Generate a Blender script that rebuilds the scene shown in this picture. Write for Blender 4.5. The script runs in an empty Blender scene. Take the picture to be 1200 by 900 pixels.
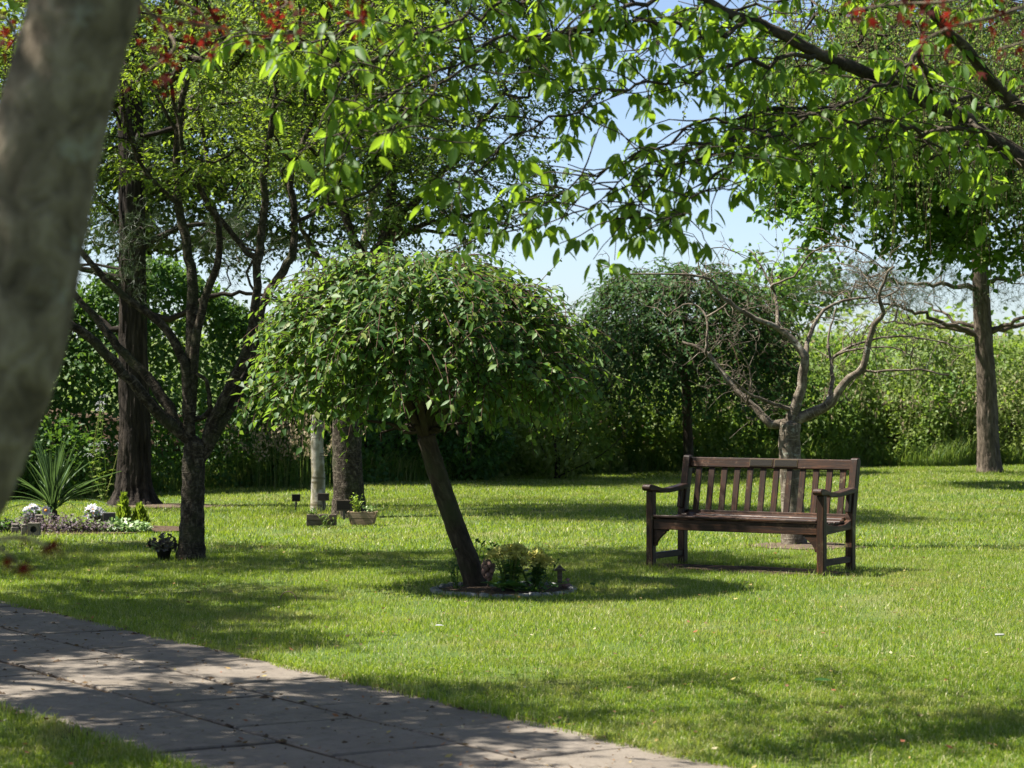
import bpy, bmesh, math, random
import numpy as np
from mathutils import Vector, Matrix

R = math.radians
scene = bpy.context.scene
COL = scene.collection
rng = np.random.default_rng(11)
random.seed(11)

# ------------------------------------------------------------------ camera
F_PX, HOR, CAM_H = 2833.0, 445.0, 1.5          # 85 mm lens on a 1200 px wide frame
cd = bpy.data.cameras.new('camera'); cam = bpy.data.objects.new('camera', cd); COL.objects.link(cam)
cam.location = (0, 0, CAM_H); cam.rotation_euler = (R(90), 0, 0)
cd.sensor_width = 36; cd.lens = 85; cd.shift_y = -5/1200
cd.clip_start = 0.1; cd.clip_end = 8000
cd.dof.use_dof = True; cd.dof.focus_distance = 18.6; cd.dof.aperture_fstop = 6.3
scene.camera = cam

# ------------------------------------------------------------------ world, sun, exposure
SUN_EL = R(56); SUN_AZ = R(-85)                 # azimuth clockwise from +Y: sun behind and to the left
world = bpy.data.worlds.new('World'); scene.world = world; world.use_nodes = True
nt = world.node_tree; nt.nodes.clear()
sky = nt.nodes.new('ShaderNodeTexSky'); sky.sky_type = 'NISHITA'; sky.sun_disc = False
sky.sun_elevation = SUN_EL; sky.sun_rotation = SUN_AZ % (2*math.pi)
sky.air_density = 0.6; sky.dust_density = 0.9; sky.ozone_density = 0.4; sky.altitude = 0
bg = nt.nodes.new('ShaderNodeBackground'); bg.inputs['Strength'].default_value = 0.060
wo = nt.nodes.new('ShaderNodeOutputWorld')
nt.links.new(sky.outputs[0], bg.inputs[0]); nt.links.new(bg.outputs[0], wo.inputs[0])

sd = bpy.data.lights.new('sun', 'SUN'); sun = bpy.data.objects.new('sun', sd); COL.objects.link(sun)
sd.energy = 5.0; sd.angle = R(0.55); sd.color = (1.0, 0.95, 0.86)
TO_SUN = Vector((math.sin(SUN_AZ)*math.cos(SUN_EL), math.cos(SUN_AZ)*math.cos(SUN_EL), math.sin(SUN_EL)))
sun.rotation_euler = TO_SUN.to_track_quat('Z', 'Y').to_euler()
sun.location = TO_SUN*40

vs = scene.view_settings
vs.view_transform = 'Standard'; vs.look = 'None'; vs.exposure = 1.78; vs.gamma = 1.0; vs.use_curve_mapping = False
scene.cycles.max_bounces = 7; scene.cycles.diffuse_bounces = 3; scene.cycles.transmission_bounces = 4
scene.cycles.transparent_max_bounces = 4; scene.cycles.glossy_bounces = 2
scene.cycles.use_denoising = True

# ------------------------------------------------------------------ helpers
def P(px, py, Y):
    """photo pixel (1200x900) at a real distance Y in metres -> point in the garden"""
    return np.array(((px-600)/F_PX*Y, Y, CAM_H-(py-HOR)/F_PX*Y))

def G(px, py):
    """photo pixel on the ground plane"""
    Y = F_PX*CAM_H/(py-HOR)
    return np.array(((px-600)/F_PX*Y, Y, 0.0))

def unit(v):
    v = np.asarray(v, float)
    return v/np.maximum(np.linalg.norm(v, axis=-1, keepdims=True), 1e-9)

def tag(o, label=None, cat=None, group=None, kind=None):
    if label: o['label'] = label
    if cat: o['category'] = cat
    if group: o['group'] = group
    if kind: o['kind'] = kind
    return o

def empty(name, loc, label, cat, group=None, rz=0.0):
    o = bpy.data.objects.new(name, None); COL.objects.link(o)
    o.location = tuple(float(c) for c in loc); o.rotation_euler = (0, 0, rz); o.empty_display_size = 0.1
    tag(o, label, cat, group)
    return o

def world_off(parent):
    v = Vector((0, 0, 0)); q = parent
    while q is not None:
        v = v + Vector(q.location); q = q.parent
    return np.array(v)

def link(name, me, parent=None, mat=None):
    o = bpy.data.objects.new(name, me); COL.objects.link(o)
    if parent is not None: o.parent = parent
    if mat is not None and not me.materials: me.materials.append(mat)
    return o

def fastmesh(name, verts, faces, smooth=True, rnd=None, bark=None):
    me = bpy.data.meshes.new(name)
    verts = np.ascontiguousarray(verts, dtype=np.float32)
    me.vertices.add(len(verts)); me.vertices.foreach_set('co', verts.ravel())
    if isinstance(faces, np.ndarray): faces = [faces]
    faces = [np.asarray(f, dtype=np.int32) for f in faces if len(f)]
    flat = np.concatenate([f.ravel() for f in faces])
    tot = np.concatenate([np.full(len(f), f.shape[1], np.int32) for f in faces])
    start = np.concatenate([[0], np.cumsum(tot)[:-1]]).astype(np.int32)
    me.loops.add(len(flat)); me.loops.foreach_set('vertex_index', flat)
    me.polygons.add(len(tot)); me.polygons.foreach_set('loop_start', start)
    try: me.polygons.foreach_set('loop_total', tot)
    except Exception: pass
    me.polygons.foreach_set('use_smooth', np.full(len(tot), smooth))
    if rnd is not None:
        a = me.attributes.new('rnd', 'FLOAT', 'POINT'); a.data.foreach_set('value', np.asarray(rnd, np.float32))
    if bark is not None:
        a = me.attributes.new('bark', 'FLOAT_VECTOR', 'POINT'); a.data.foreach_set('vector', np.asarray(bark, np.float32).ravel())
    me.update(calc_edges=True)
    return me

class Geo:
    def __init__(s): s.v = []; s.f = []; s.b = []; s.r = []; s.n = 0
    def add(s, v, faces, bark=None, rnd=None):
        v = np.asarray(v, float)
        s.v.append(v)
        for f in (faces if isinstance(faces, list) else [faces]):
            if len(f): s.f.append(np.asarray(f, int)+s.n)
        s.b.append(np.zeros((len(v), 3)) if bark is None else bark)
        s.r.append(np.full(len(v), rng.random()) if rnd is None else (np.full(len(v), rnd) if np.isscalar(rnd) else rnd))
        s.n += len(v)
    def build(s, name, mat, parent=None, smooth=True):
        if not s.v: return None
        v = np.concatenate(s.v)
        if parent is not None: v = v-world_off(parent)
        by = {}
        for f in s.f: by.setdefault(f.shape[1], []).append(f)
        me = fastmesh(name, v, [np.concatenate(x) for x in by.values()], smooth, np.concatenate(s.r), np.concatenate(s.b))
        me.materials.append(mat)
        return link(name, me, parent)

def catmull(pts, per=5):
    p = np.asarray(pts, float)
    if len(p) < 3: 
        t = np.linspace(0, 1, per+1)[:, None]
        return p[0]*(1-t)+p[-1]*t
    q = np.vstack([2*p[0]-p[1], p, 2*p[-1]-p[-2]]); out = []
    for i in range(1, len(q)-2):
        a, b, c, d = q[i-1], q[i], q[i+1], q[i+2]
        for t in np.linspace(0, 1, per, endpoint=False):
            out.append(.5*((2*b)+(c-a)*t+(2*a-5*b+4*c-d)*t*t+(3*b-a-3*c+d)*t**3))
    out.append(q[-2]); return np.array(out)

def tube(geo, pts, rad, sides=8, jit=0.0, cap=True, ridge=None):
    pts = np.asarray(pts, float); n = len(pts); rad = np.broadcast_to(np.asarray(rad, float), (n,))
    t = unit(np.gradient(pts, axis=0))
    ref = np.array((0., 0., 1.)) if abs(t[0][2]) < .8 else np.array((1., 0., 0.))
    u = np.cross(t[0], ref); u /= np.linalg.norm(u); us = [u]
    for i in range(1, n):
        u = us[-1]-t[i]*np.dot(us[-1], t[i]); us.append(u/max(np.linalg.norm(u), 1e-9))
    us = np.array(us); ws = np.cross(t, us)
    an = np.arange(sides)*2*math.pi/sides
    rr = rad[:, None]*(1+jit*rng.standard_normal((n, sides)))
    if ridge:
        sl = np.concatenate([[0], np.cumsum(np.linalg.norm(np.diff(pts, axis=0), axis=1))])[:, None]
        nn_ = vnoise(np.cos(an)[None]*ridge[1]+9, np.sin(an)[None]*ridge[1]+4, sl*ridge[2])*.65+.35*vnoise(np.cos(an)[None]*ridge[1]*2.1, np.sin(an)[None]*ridge[1]*2.1+7, sl*ridge[2]*2.5)
        rr = rr*(1-ridge[0]*np.clip(1-np.abs(nn_-.5)*7, 0, 1)+ridge[0]*.5*(nn_-.5))
    v = pts[:, None, :]+rr[..., None]*(np.cos(an)[None, :, None]*us[:, None, :]+np.sin(an)[None, :, None]*ws[:, None, :])
    s = np.concatenate([[0], np.cumsum(np.linalg.norm(np.diff(pts, axis=0), axis=1))])+rng.random()*9
    b = np.stack([rad[:, None]*np.cos(an), rad[:, None]*np.sin(an), np.repeat(s[:, None], sides, 1)], -1)
    i = np.arange(n-1)[:, None]*sides; j = np.arange(sides)[None, :]; k = (j+1) % sides
    q = np.stack([i+j, i+k, i+sides+k, i+sides+j], -1).reshape(-1, 4)
    v = v.reshape(-1, 3); b = b.reshape(-1, 3); faces = [q]
    if cap:
        v = np.vstack([v, pts[-1]+t[-1]*rad[-1]*.6]); b = np.vstack([b, b[-1]])
        l = len(v)-1; j = np.arange(sides); o = (n-1)*sides
        faces.append(np.stack([o+j, o+(j+1) % sides, np.full(sides, l)], -1))
    geo.add(v, faces, b)

def box_data(sx, sy, sz, bev=0.0, seg=1):
    bm = bmesh.new(); bmesh.ops.create_cube(bm, size=1)
    for v in bm.verts: v.co.x *= sx; v.co.y *= sy; v.co.z *= sz
    if bev > 0: bmesh.ops.bevel(bm, geom=list(bm.edges), offset=bev, segments=seg, affect='EDGES', profile=.6)
    return bm

def bm_obj(name, bm, mat, parent=None, loc=(0, 0, 0), rot=(0, 0, 0), smooth=False):
    me = bpy.data.meshes.new(name); bm.to_mesh(me); bm.free(); me.materials.append(mat)
    if smooth: me.polygons.foreach_set('use_smooth', np.ones(len(me.polygons), bool))
    o = link(name, me, parent); o.location = loc; o.rotation_euler = rot
    return o

def box(name, size, loc, mat, parent=None, bev=0.004, rot=(0, 0, 0)):
    return bm_obj(name, box_data(*size, bev), mat, parent, loc, rot)

def prism(name, prof, width, axis, mat, parent=None, loc=(0, 0, 0), rot=(0, 0, 0), bev=0.004):
    """profile of (a, z) points extruded along 'x' or 'y'"""
    bm = bmesh.new(); n = len(prof)
    mk = (lambda a, z, w: (w, a, z)) if axis == 'x' else (lambda a, z, w: (a, w, z))
    A = [bm.verts.new(mk(a, z, -width/2)) for a, z in prof]; B = [bm.verts.new(mk(a, z, width/2)) for a, z in prof]
    bm.faces.new(A); bm.faces.new(B[::-1])
    for i in range(n): bm.faces.new((A[i], B[i], B[(i+1) % n], A[(i+1) % n]))
    bmesh.ops.recalc_face_normals(bm, faces=list(bm.faces))
    if bev: bmesh.ops.bevel(bm, geom=list(bm.edges), offset=bev, segments=1, affect='EDGES')
    return bm_obj(name, bm, mat, parent, loc, rot)

def lathe(name, prof, seg, mat, parent=None, loc=(0, 0, 0), smooth=True):
    g = Geo(); n = len(prof); an = np.arange(seg)*2*math.pi/seg
    v = np.array([[(r*math.cos(a), r*math.sin(a), z) for a in an] for r, z in prof]).reshape(-1, 3)
    i = np.arange(n-1)[:, None]*seg; j = np.arange(seg)[None, :]; k = (j+1) % seg
    g.add(v, np.stack([i+j, i+k, i+seg+k, i+seg+j], -1).reshape(-1, 4))
    o = g.build(name, mat, None, smooth); o.parent = parent; o.location = loc
    return o

# value noise ---------------------------------------------------------------
_tab = np.random.default_rng(5).random(4096)
def vnoise(x, y, z=0.0):
    x, y, z = np.broadcast_arrays(np.asarray(x, float), y, z)
    xi, yi, zi = np.floor(x).astype(int), np.floor(y).astype(int), np.floor(z).astype(int)
    fx, fy, fz = x-xi, y-yi, z-zi
    fx, fy, fz = [f*f*(3-2*f) for f in (fx, fy, fz)]
    def h(a, b, c): return _tab[(a*73856093 ^ b*19349663 ^ c*83492791) & 4095]
    r = 0
    for dx, wx in ((0, 1-fx), (1, fx)):
        for dy, wy in ((0, 1-fy), (1, fy)):
            for dz, wz in ((0, 1-fz), (1, fz)):
                r = r+wx*wy*wz*h(xi+dx, yi+dy, zi+dz)
    return r
def fbm(x, y, z=0.0, o=3):
    r = 0; a = .5
    for i in range(o):
        f = 2.03**i; r = r+a*vnoise(np.asarray(x)*f+i*17, np.asarray(y)*f+i*5, np.asarray(z)*f); a *= .5
    return r/(1-.5**o)

# leaf templates: x across, y along, z up ------------------------------------
def T_fine():
    y = np.array([0, .16, .42, .72, 1.0]); w = np.array([0, .125, .195, .14, 0]); dz = -.16*y**2
    mid = np.stack([0*y, y, dz], -1)
    L = np.stack([-w[1:4], y[1:4], dz[1:4]+.05], -1); Rr = np.stack([w[1:4], y[1:4], dz[1:4]+.05], -1)
    v = np.vstack([mid, L, Rr])
    q = np.array([[1, 2, 6, 5], [2, 3, 7, 6], [1, 8, 9, 2], [2, 9, 10, 3]])
    t = np.array([[0, 1, 5], [3, 4, 7], [0, 8, 1], [3, 10, 4]])
    return v, [q, t]
def T_mid(w=.24, bend=-.14):
    v = np.array([[0, 0, 0], [0, .48, bend*.25], [0, 1, bend], [-w, .45, .05], [w, .45, .05]], float)
    return v, [np.array([[0, 1, 3], [1, 2, 3], [0, 4, 1], [1, 4, 2]])]
def T_quad(w=.26):
    v = np.array([[0, 0, 0], [-w, .5, .06], [0, 1, -.08], [w, .5, .06]], float)
    return v, [np.array([[0, 3, 2], [0, 2, 1]])]
def T_lobed():
    out = [(0, 0), (.10, .18), (.24, .22), (.20, .36), (.34, .50), (.25, .60), (.30, .76), (.14, .80), (0, 1)]
    o2 = out+[(-x, y) for x, y in out[-2:0:-1]]
    v = np.array([(x, y, .25*abs(x)-.12*y*y) for x, y in o2]+[(0, .5, -.03)], float); c = len(v)-1
    n = len(o2)
    return v, [np.array([[i, (i+1) % n, c] for i in range(n)])]
def T_palm():
    v = [(0, 0, 0)]; 
    for k, (a, l) in enumerate([(-80, .5), (-50, .24), (-38, .8), (-16, .3), (0, 1.0), (16, .3), (38, .8), (50, .24), (80, .5)]):
        v.append((math.sin(R(a))*l, math.cos(R(a))*l, -.18*l*l))
    return np.array(v, float), [np.array([[0, i+1, i] for i in range(1, 9)])]
def T_needles(n=14):
    r = np.random.default_rng(3); v = []; f = []
    for i in range(n):
        d = unit(r.standard_normal(3)+np.array((0, .9, .25))); s = unit(np.cross(d, r.standard_normal(3)))*.018
        k = len(v); v += [-s, s, d*(.7+.3*r.random())]; f.append((k, k+1, k+2))
    return np.array(v), [np.array(f)]

def leaf_frames(Pp, D, Nn, S):
    D = unit(D); X = unit(np.cross(D, Nn)); Z = np.cross(X, D)
    return np.stack([X, D, Z], -1)*np.asarray(S)[:, None, None]      # columns

def leaves(geo, Pp, D, Nn, S, tmpl):
    v, fs = tmpl; n = len(Pp)
    if n == 0: return
    M = leaf_frames(Pp, D, Nn, S)
    V = np.einsum('nij,kj->nki', M, v)+np.asarray(Pp)[:, None, :]
    off = (np.arange(n)*len(v))[:, None, None]
    geo.add(V.reshape(-1, 3), [(f[None]+off).reshape(-1, f.shape[1]) for f in fs], rnd=np.repeat(rng.random(n), len(v)))

def single_leaves(name, crown, Pp, D, Nn, S, tmpl, mat, seed_meshes=3):
    """the leaves one can pick apart, each an object of its own that shares its mesh"""
    mes = []
    for k in range(seed_meshes):
        v = tmpl[0].copy(); v[:, 2] *= (.5+.5*k); v[:, 0] *= 1+.1*(k-1)
        me = fastmesh(name, v, tmpl[1], True, np.full(len(v), k*.31)); me.materials.append(mat); mes.append(me)
    off = world_off(crown)
    M = leaf_frames(Pp, D, Nn, S)
    for i in range(len(Pp)):
        o = bpy.data.objects.new(name, mes[i % seed_meshes]); COL.objects.link(o); o.parent = crown
        m = Matrix.Identity(4)
        for a in range(3):
            for b in range(3): m[a][b] = float(M[i][a][b])
            m[a][3] = float(Pp[i][a]-off[a])
        o.matrix_basis = m

# ------------------------------------------------------------------ materials
def mat_new(name):
    m = bpy.data.materials.new(name); m.use_nodes = True; t = m.node_tree; t.nodes.clear()
    return m, t, t.nodes.new('ShaderNodeOutputMaterial')
def N(t, typ, **kw):
    n = t.nodes.new(typ)
    for k, v in kw.items(): setattr(n, k, v)
    return n
def ramp(t, fac, stops):
    r = N(t, 'ShaderNodeValToRGB'); e = r.color_ramp.elements
    while len(e) < len(stops): e.new(.5)
    for el, (p, c) in zip(e, stops): el.position = p; el.color = (*c, 1) if len(c) == 3 else c
    t.links.new(fac, r.inputs[0]); return r.outputs[0]
def noise(t, vec, scale, detail=4, rough=.55, dist=0.0):
    n = N(t, 'ShaderNodeTexNoise'); n.inputs['Scale'].default_value = scale; n.inputs['Detail'].default_value = detail
    n.inputs['Roughness'].default_value = rough; n.inputs['Distortion'].default_value = dist
    if vec is not None: t.links.new(vec, n.inputs['Vector'])
    return n.outputs[0]
def mapping(t, vec, scale=(1, 1, 1)):
    m = N(t, 'ShaderNodeMapping'); m.inputs['Scale'].default_value = scale; t.links.new(vec, m.inputs[0]); return m.outputs[0]
def mixc(t, fac, a, b, mode='MIX'):
    m = N(t, 'ShaderNodeMix', data_type='RGBA', blend_type=mode)
    for s, v in ((m.inputs[0], fac), (m.inputs[6], a), (m.inputs[7], b)):
        if isinstance(v, (int, float)): s.default_value = v
        elif isinstance(v, tuple): s.default_value = (*v, 1)
        else: t.links.new(v, s)
    return m.outputs[2]
def mth(t, op, a, b=0.0):
    m = N(t, 'ShaderNodeMath', operation=op)
    for s, v in ((m.inputs[0], a), (m.inputs[1], b)):
        if isinstance(v, (int, float)): s.default_value = v
        else: t.links.new(v, s)
    return m.outputs[0]
def bump(t, h, strength, dist):
    b = N(t, 'ShaderNodeBump'); b.inputs['Strength'].default_value = strength; b.inputs['Distance'].default_value = dist
    t.links.new(h, b.inputs['Height']); return b.outputs[0]
def principled(t, out, color, rough=.7, spec=.3, normal=None, metal=0.0):
    p = N(t, 'ShaderNodeBsdfPrincipled')
    for s, v in ((p.inputs['Base Color'], color), (p.inputs['Roughness'], rough)):
        if isinstance(v, tuple): s.default_value = (*v, 1)
        elif isinstance(v, (int, float)): s.default_value = v
        else: t.links.new(v, s)
    p.inputs['Specular IOR Level'].default_value = spec; p.inputs['Metallic'].default_value = metal
    if normal is not None: t.links.new(normal, p.inputs['Normal'])
    if out is not None: t.links.new(p.outputs[0], out.inputs[0])
    return p.outputs[0]
def objco(t): return N(t, 'ShaderNodeTexCoord').outputs['Object']
def geopos(t): return N(t, 'ShaderNodeNewGeometry').outputs['Position']
def attr(t, name, kind='Fac'):
    a = N(t, 'ShaderNodeAttribute'); a.attribute_name = name; return a.outputs[kind]

def leaf_mat(name, stops, tcol, tfac=.45, rough=.42, spec=.45, patch=None):
    m, t, out = mat_new(name)
    f = mth(t, 'FRACT', mth(t, 'ADD', attr(t, 'rnd'), N(t, 'ShaderNodeObjectInfo').outputs['Random']))
    c = ramp(t, f, stops)
    f2 = mth(t, 'FRACT', mth(t, 'MULTIPLY', f, 7.31))
    tc = mixc(t, f2, tcol, tuple(x*.62 for x in tcol))
    if patch:
        n = noise(t, mapping(t, geopos(t), (1, 1, 1)), patch[0], 3)
        nn = ramp(t, n, [(.42, (0, 0, 0)), (.62, (1, 1, 1))])
        c = mixc(t, nn, c, patch[1]); 
    p = principled(t, None, c, rough, spec)
    tr = N(t, 'ShaderNodeBsdfTranslucent'); t.links.new(tc, tr.inputs[0])
    mx = N(t, 'ShaderNodeMixShader'); mx.inputs[0].default_value = tfac
    t.links.new(p, mx.inputs[1]); t.links.new(tr.outputs[0], mx.inputs[2]); t.links.new(mx.outputs[0], out.inputs[0])
    return m

def bark_mat(name, dark, mid, light, stretch=(1, 1, .35), scale=22, strength=.7, dist=.012, bands=False, lichen=None, lich_amt=.6, moss=None):
    m, t, out = mat_new(name)
    v = attr(t, 'bark', 'Vector')
    n1 = noise(t, mapping(t, v, stretch), scale, 5, .65, .4)
    h = n1
    c = ramp(t, n1, [(.28, dark), (.5, mid), (.74, light)])
    if bands:
        nb = noise(t, mapping(t, v, (9, 9, 62)), 1.0, 4, .65)
        bb = ramp(t, nb, [(.55, (0, 0, 0)), (.66, (1, 1, 1))])
        c = mixc(t, mth(t, 'MULTIPLY', bb, .6), c, light)
        h = mth(t, 'ADD', n1, mth(t, 'MULTIPLY', bb, .5))
    if lichen:
        nl = noise(t, v, 9, 4, .7)
        ll = ramp(t, nl, [(lich_amt, (0, 0, 0)), (lich_amt+.08, (1, 1, 1))])
        c = mixc(t, mth(t, 'MULTIPLY', ll, .8), c, lichen)
    if moss:
        nm = noise(t, geopos(t), 3.2, 4, .6)
        c = mixc(t, ramp(t, nm, [(.5, (0, 0, 0)), (.66, (.7, .7, .7))]), c, moss)
    principled(t, out, c, .9, .15, bump(t, h, strength, dist))
    return m

def plain(name, c1, c2, scale=30, rough=.8, spec=.2, bstr=.3, bdist=.004, vec='obj', metal=0.0):
    m, t, out = mat_new(name)
    v = objco(t) if vec == 'obj' else geopos(t)
    n = noise(t, v, scale, 5, .6)
    principled(t, out, ramp(t, n, [(.3, c1), (.7, c2)]), rough, spec, bump(t, n, bstr, bdist), metal)
    return m

# leaves (real foliage albedo)
M_CHERRY = leaf_mat('cherry_leaf', [(0, (.035, .085, .016)), (.6, (.06, .13, .02)), (1, (.10, .17, .025))], (.33, .51, .03), .48, .5, .22)
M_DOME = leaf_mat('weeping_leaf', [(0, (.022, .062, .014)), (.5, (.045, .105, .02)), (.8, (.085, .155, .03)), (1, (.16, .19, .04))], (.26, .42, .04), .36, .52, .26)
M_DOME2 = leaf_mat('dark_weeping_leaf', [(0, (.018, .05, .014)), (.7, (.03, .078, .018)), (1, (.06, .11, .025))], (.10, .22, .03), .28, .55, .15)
M_PALE = leaf_mat('small_pale_leaf', [(0, (.05, .10, .018)), (.6, (.085, .15, .025)), (1, (.14, .19, .03))], (.30, .42, .03), .45, .5, .22)
M_MID = leaf_mat('small_mid_leaf', [(0, (.03, .07, .016)), (.7, (.055, .11, .02)), (1, (.11, .13, .03))], (.22, .34, .04), .42, .5, .22)
M_BIRCH = leaf_mat('birch_leaf', [(0, (.035, .075, .02)), (.7, (.06, .11, .025)), (1, (.12, .13, .04))], (.30, .42, .08), .45, .5, .22)
M_OAK = leaf_mat('oak_leaf', [(0, (.025, .07, .014)), (.7, (.045, .11, .018)), (1, (.08, .15, .022))], (.27, .46, .04), .45, .5, .22)
M_RED = leaf_mat('copper_leaf', [(0, (.03, .010, .010)), (.6, (.06, .014, .012)), (1, (.14, .03, .02))], (.30, .025, .015), .38, .8, .06)
M_HEDGE = leaf_mat('hawthorn_leaf', [(0, (.022, .06, .012)), (.7, (.042, .10, .018)), (1, (.075, .14, .022))], (.16, .30, .03), .35, .5, .22)
M_NETTLE = leaf_mat('nettle_leaf', [(0, (.05, .11, .018)), (.55, (.09, .17, .026)), (.9, (.13, .21, .03)), (1, (.22, .22, .08))], (.30, .44, .045), .44, .5, .22, patch=(.55, (.17, .20, .06)))
M_NEEDLE = leaf_mat('pine_needle', [(0, (.02, .045, .016)), (.8, (.035, .065, .02)), (1, (.07, .07, .03))], (.08, .12, .03), .2, .5, .3)
M_LONGGRASS = leaf_mat('long_grass_blade', [(0, (.05, .10, .018)), (.7, (.09, .16, .025)), (1, (.22, .2, .08))], (.30, .42, .06), .4, .5, .3)
M_SEED = leaf_mat('seed_head', [(0, (.22, .17, .10)), (1, (.34, .28, .18))], (.4, .32, .2), .3, .7, .2)
M_LIME = leaf_mat('lime_conifer', [(0, (.12, .2, .015)), (1, (.22, .30, .02))], (.4, .55, .04), .35, .5, .3)
M_SEDUM = leaf_mat('sedum_floret', [(0, (.42, .40, .10)), (1, (.60, .55, .17))], (.5, .5, .12), .25, .6, .2)
M_HOSTA = leaf_mat('broad_green_leaf', [(0, (.03, .09, .02)), (1, (.06, .14, .03))], (.15, .3, .04), .3, .4, .4)
M_CORDY = leaf_mat('sword_leaf', [(0, (.022, .055, .02)), (1, (.06, .11, .04))], (.14, .24, .06), .25, .5, .25)
M_PURPLE = leaf_mat('purple_rosette_leaf', [(0, (.035, .025, .03)), (.6, (.07, .045, .05)), (1, (.10, .13, .04))], (.12, .10, .06), .2, .35, .5)
M_VARIEG = leaf_mat('variegated_leaf', [(0, (.06, .14, .03)), (.5, (.10, .2, .04)), (1, (.55, .6, .4))], (.3, .45, .12), .3, .45, .4)
M_WHITEPETAL = leaf_mat('white_petal', [(0, (.42, .42, .45)), (1, (.58, .58, .62))], (.5, .5, .55), .35, .5, .3)
M_MAUVE = leaf_mat('mauve_heather', [(0, (.08, .06, .07)), (.6, (.14, .10, .12)), (1, (.07, .10, .03))], (.15, .12, .1), .25, .6, .2)
M_ORANGE = plain('orange_petal', (.75, .25, .03), (.85, .4, .05), 40, .6)
M_LITTER = leaf_mat('fallen_leaf_mix', [(0, (.06, .035, .018)), (.55, (.15, .095, .045)), (.7, (.2, .06, .03)), (.85, (.30, .25, .09)), (1, (.42, .38, .26))], (.3, .2, .06), .2, .7, .2)

# bark
M_B_FORE = bark_mat('smooth_grey_bark', (.032, .025, .017), (.135, .108, .076), (.27, .225, .165), (1, 1, .8), 17, .8, .02, lichen=(.22, .21, .17), lich_amt=.60)
M_B_CHERRY = bark_mat('banded_cherry_bark', (.008, .006, .005), (.034, .026, .018), (.17, .14, .105), (1, 1, .7), 30, 1.0, .02, bands=True, moss=(.045, .05, .022))
M_B_PINE = bark_mat('fissured_pine_bark', (.005, .004, .003), (.021, .016, .012), (.06, .047, .036), (1, 1, .16), 16, 1.0, .04)
M_B_DARK = bark_mat('dark_bark', (.014, .011, .008), (.040, .030, .021), (.085, .066, .048), (1, 1, .35), 24, .9, .014, moss=(.04, .045, .02))
M_B_BARE = bark_mat('lichened_bare_bark', (.026, .02, .014), (.10, .08, .058), (.27, .235, .185), (1, 1, .5), 20, .8, .01, bands=True, lichen=(.32, .33, .27), lich_amt=.60)
M_B_RIGHT = bark_mat('ridged_brown_bark', (.030, .024, .018), (.10, .078, .058), (.19, .155, .12), (1, 1, .22), 22, .9, .025)
M_B_TWIG = bark_mat('reddish_twig', (.03, .018, .014), (.075, .045, .032), (.12, .08, .06), (1, 1, .5), 30, .3, .004)
M_B_LIMB = bark_mat('lichened_limb_bark', (.016, .012, .009), (.042, .033, .024), (.10, .085, .062), (1, 1, .5), 24, .9, .012, bands=True, lichen=(.17, .17, .10), lich_amt=.63)

m, t, out = mat_new('birch_bark')
v = attr(t, 'bark', 'Vector')
c = ramp(t, noise(t, v, 12, 4), [(.3, (.24, .21, .165)), (.6, (.42, .39, .33))])
nb = noise(t, mapping(t, v, (4, 4, 26)), 1, 3)
c = mixc(t, ramp(t, nb, [(.56, (0, 0, 0)), (.64, (1, 1, 1))]), c, (.10, .08, .06))
nl = noise(t, mapping(t, v, (1, 1, .5)), 8, 4)
c = mixc(t, ramp(t, nl, [(.42, (0, 0, 0)), (.58, (.85, .85, .85))]), c, (.13, .115, .055))
nk = noise(t, mapping(t, v, (1, 1, .35)), 6.3, 3)
c = mixc(t, ramp(t, nk, [(.62, (0, 0, 0)), (.68, (1, 1, 1))]), c, (.03, .025, .02))
principled(t, out, c, .75, .2, bump(t, nb, .5, .008)); M_B_BIRCH = m

# lawn soil under the blades and the wider ground
m, t, out = mat_new('lawn_ground')
v = geopos(t)
n1 = noise(t, v, .9, 4); n2 = noise(t, v, 34, 4, .7)
c = ramp(t, n2, [(.3, (.035, .055, .014)), (.6, (.075, .115, .024)), (.8, (.14, .14, .05))])
c = mixc(t, ramp(t, n1, [(.5, (0, 0, 0)), (.7, (.7, .7, .7))]), c, (.15, .14, .055))
principled(t, out, c, .95, .1, bump(t, n2, .8, .02)); M_LAWN = m

m, t, out = mat_new('grass_blade')
v = geopos(t)
f = attr(t, 'rnd')
c = ramp(t, f, [(0, (.045, .103, .011)), (.42, (.088, .155, .017)), (.74, (.14, .195, .028)), (.82, (.30, .28, .11)), (1, (.52, .48, .28))])
n1 = noise(t, v, .8, 4, .6); n2 = noise(t, v, 5.5, 3, .6)
dry = mth(t, 'MULTIPLY', ramp(t, n1, [(.46, (0, 0, 0)), (.66, (1, 1, 1))]), ramp(t, n2, [(.4, (0, 0, 0)), (.62, (1, 1, 1))]))
c = mixc(t, mth(t, 'MULTIPLY', dry, .7), c, (.30, .26, .10))
p = principled(t, None, c, .5, .35)
tr = N(t, 'ShaderNodeBsdfTranslucent'); t.links.new(mixc(t, mth(t, 'MULTIPLY', dry, .6), (.30, .41, .018), (.46, .40, .13)), tr.inputs[0])
mx = N(t, 'ShaderNodeMixShader'); mx.inputs[0].default_value = .42
t.links.new(p, mx.inputs[1]); t.links.new(tr.outputs[0], mx.inputs[2]); t.links.new(mx.outputs[0], out.inputs[0]); M_GRASS = m

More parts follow.
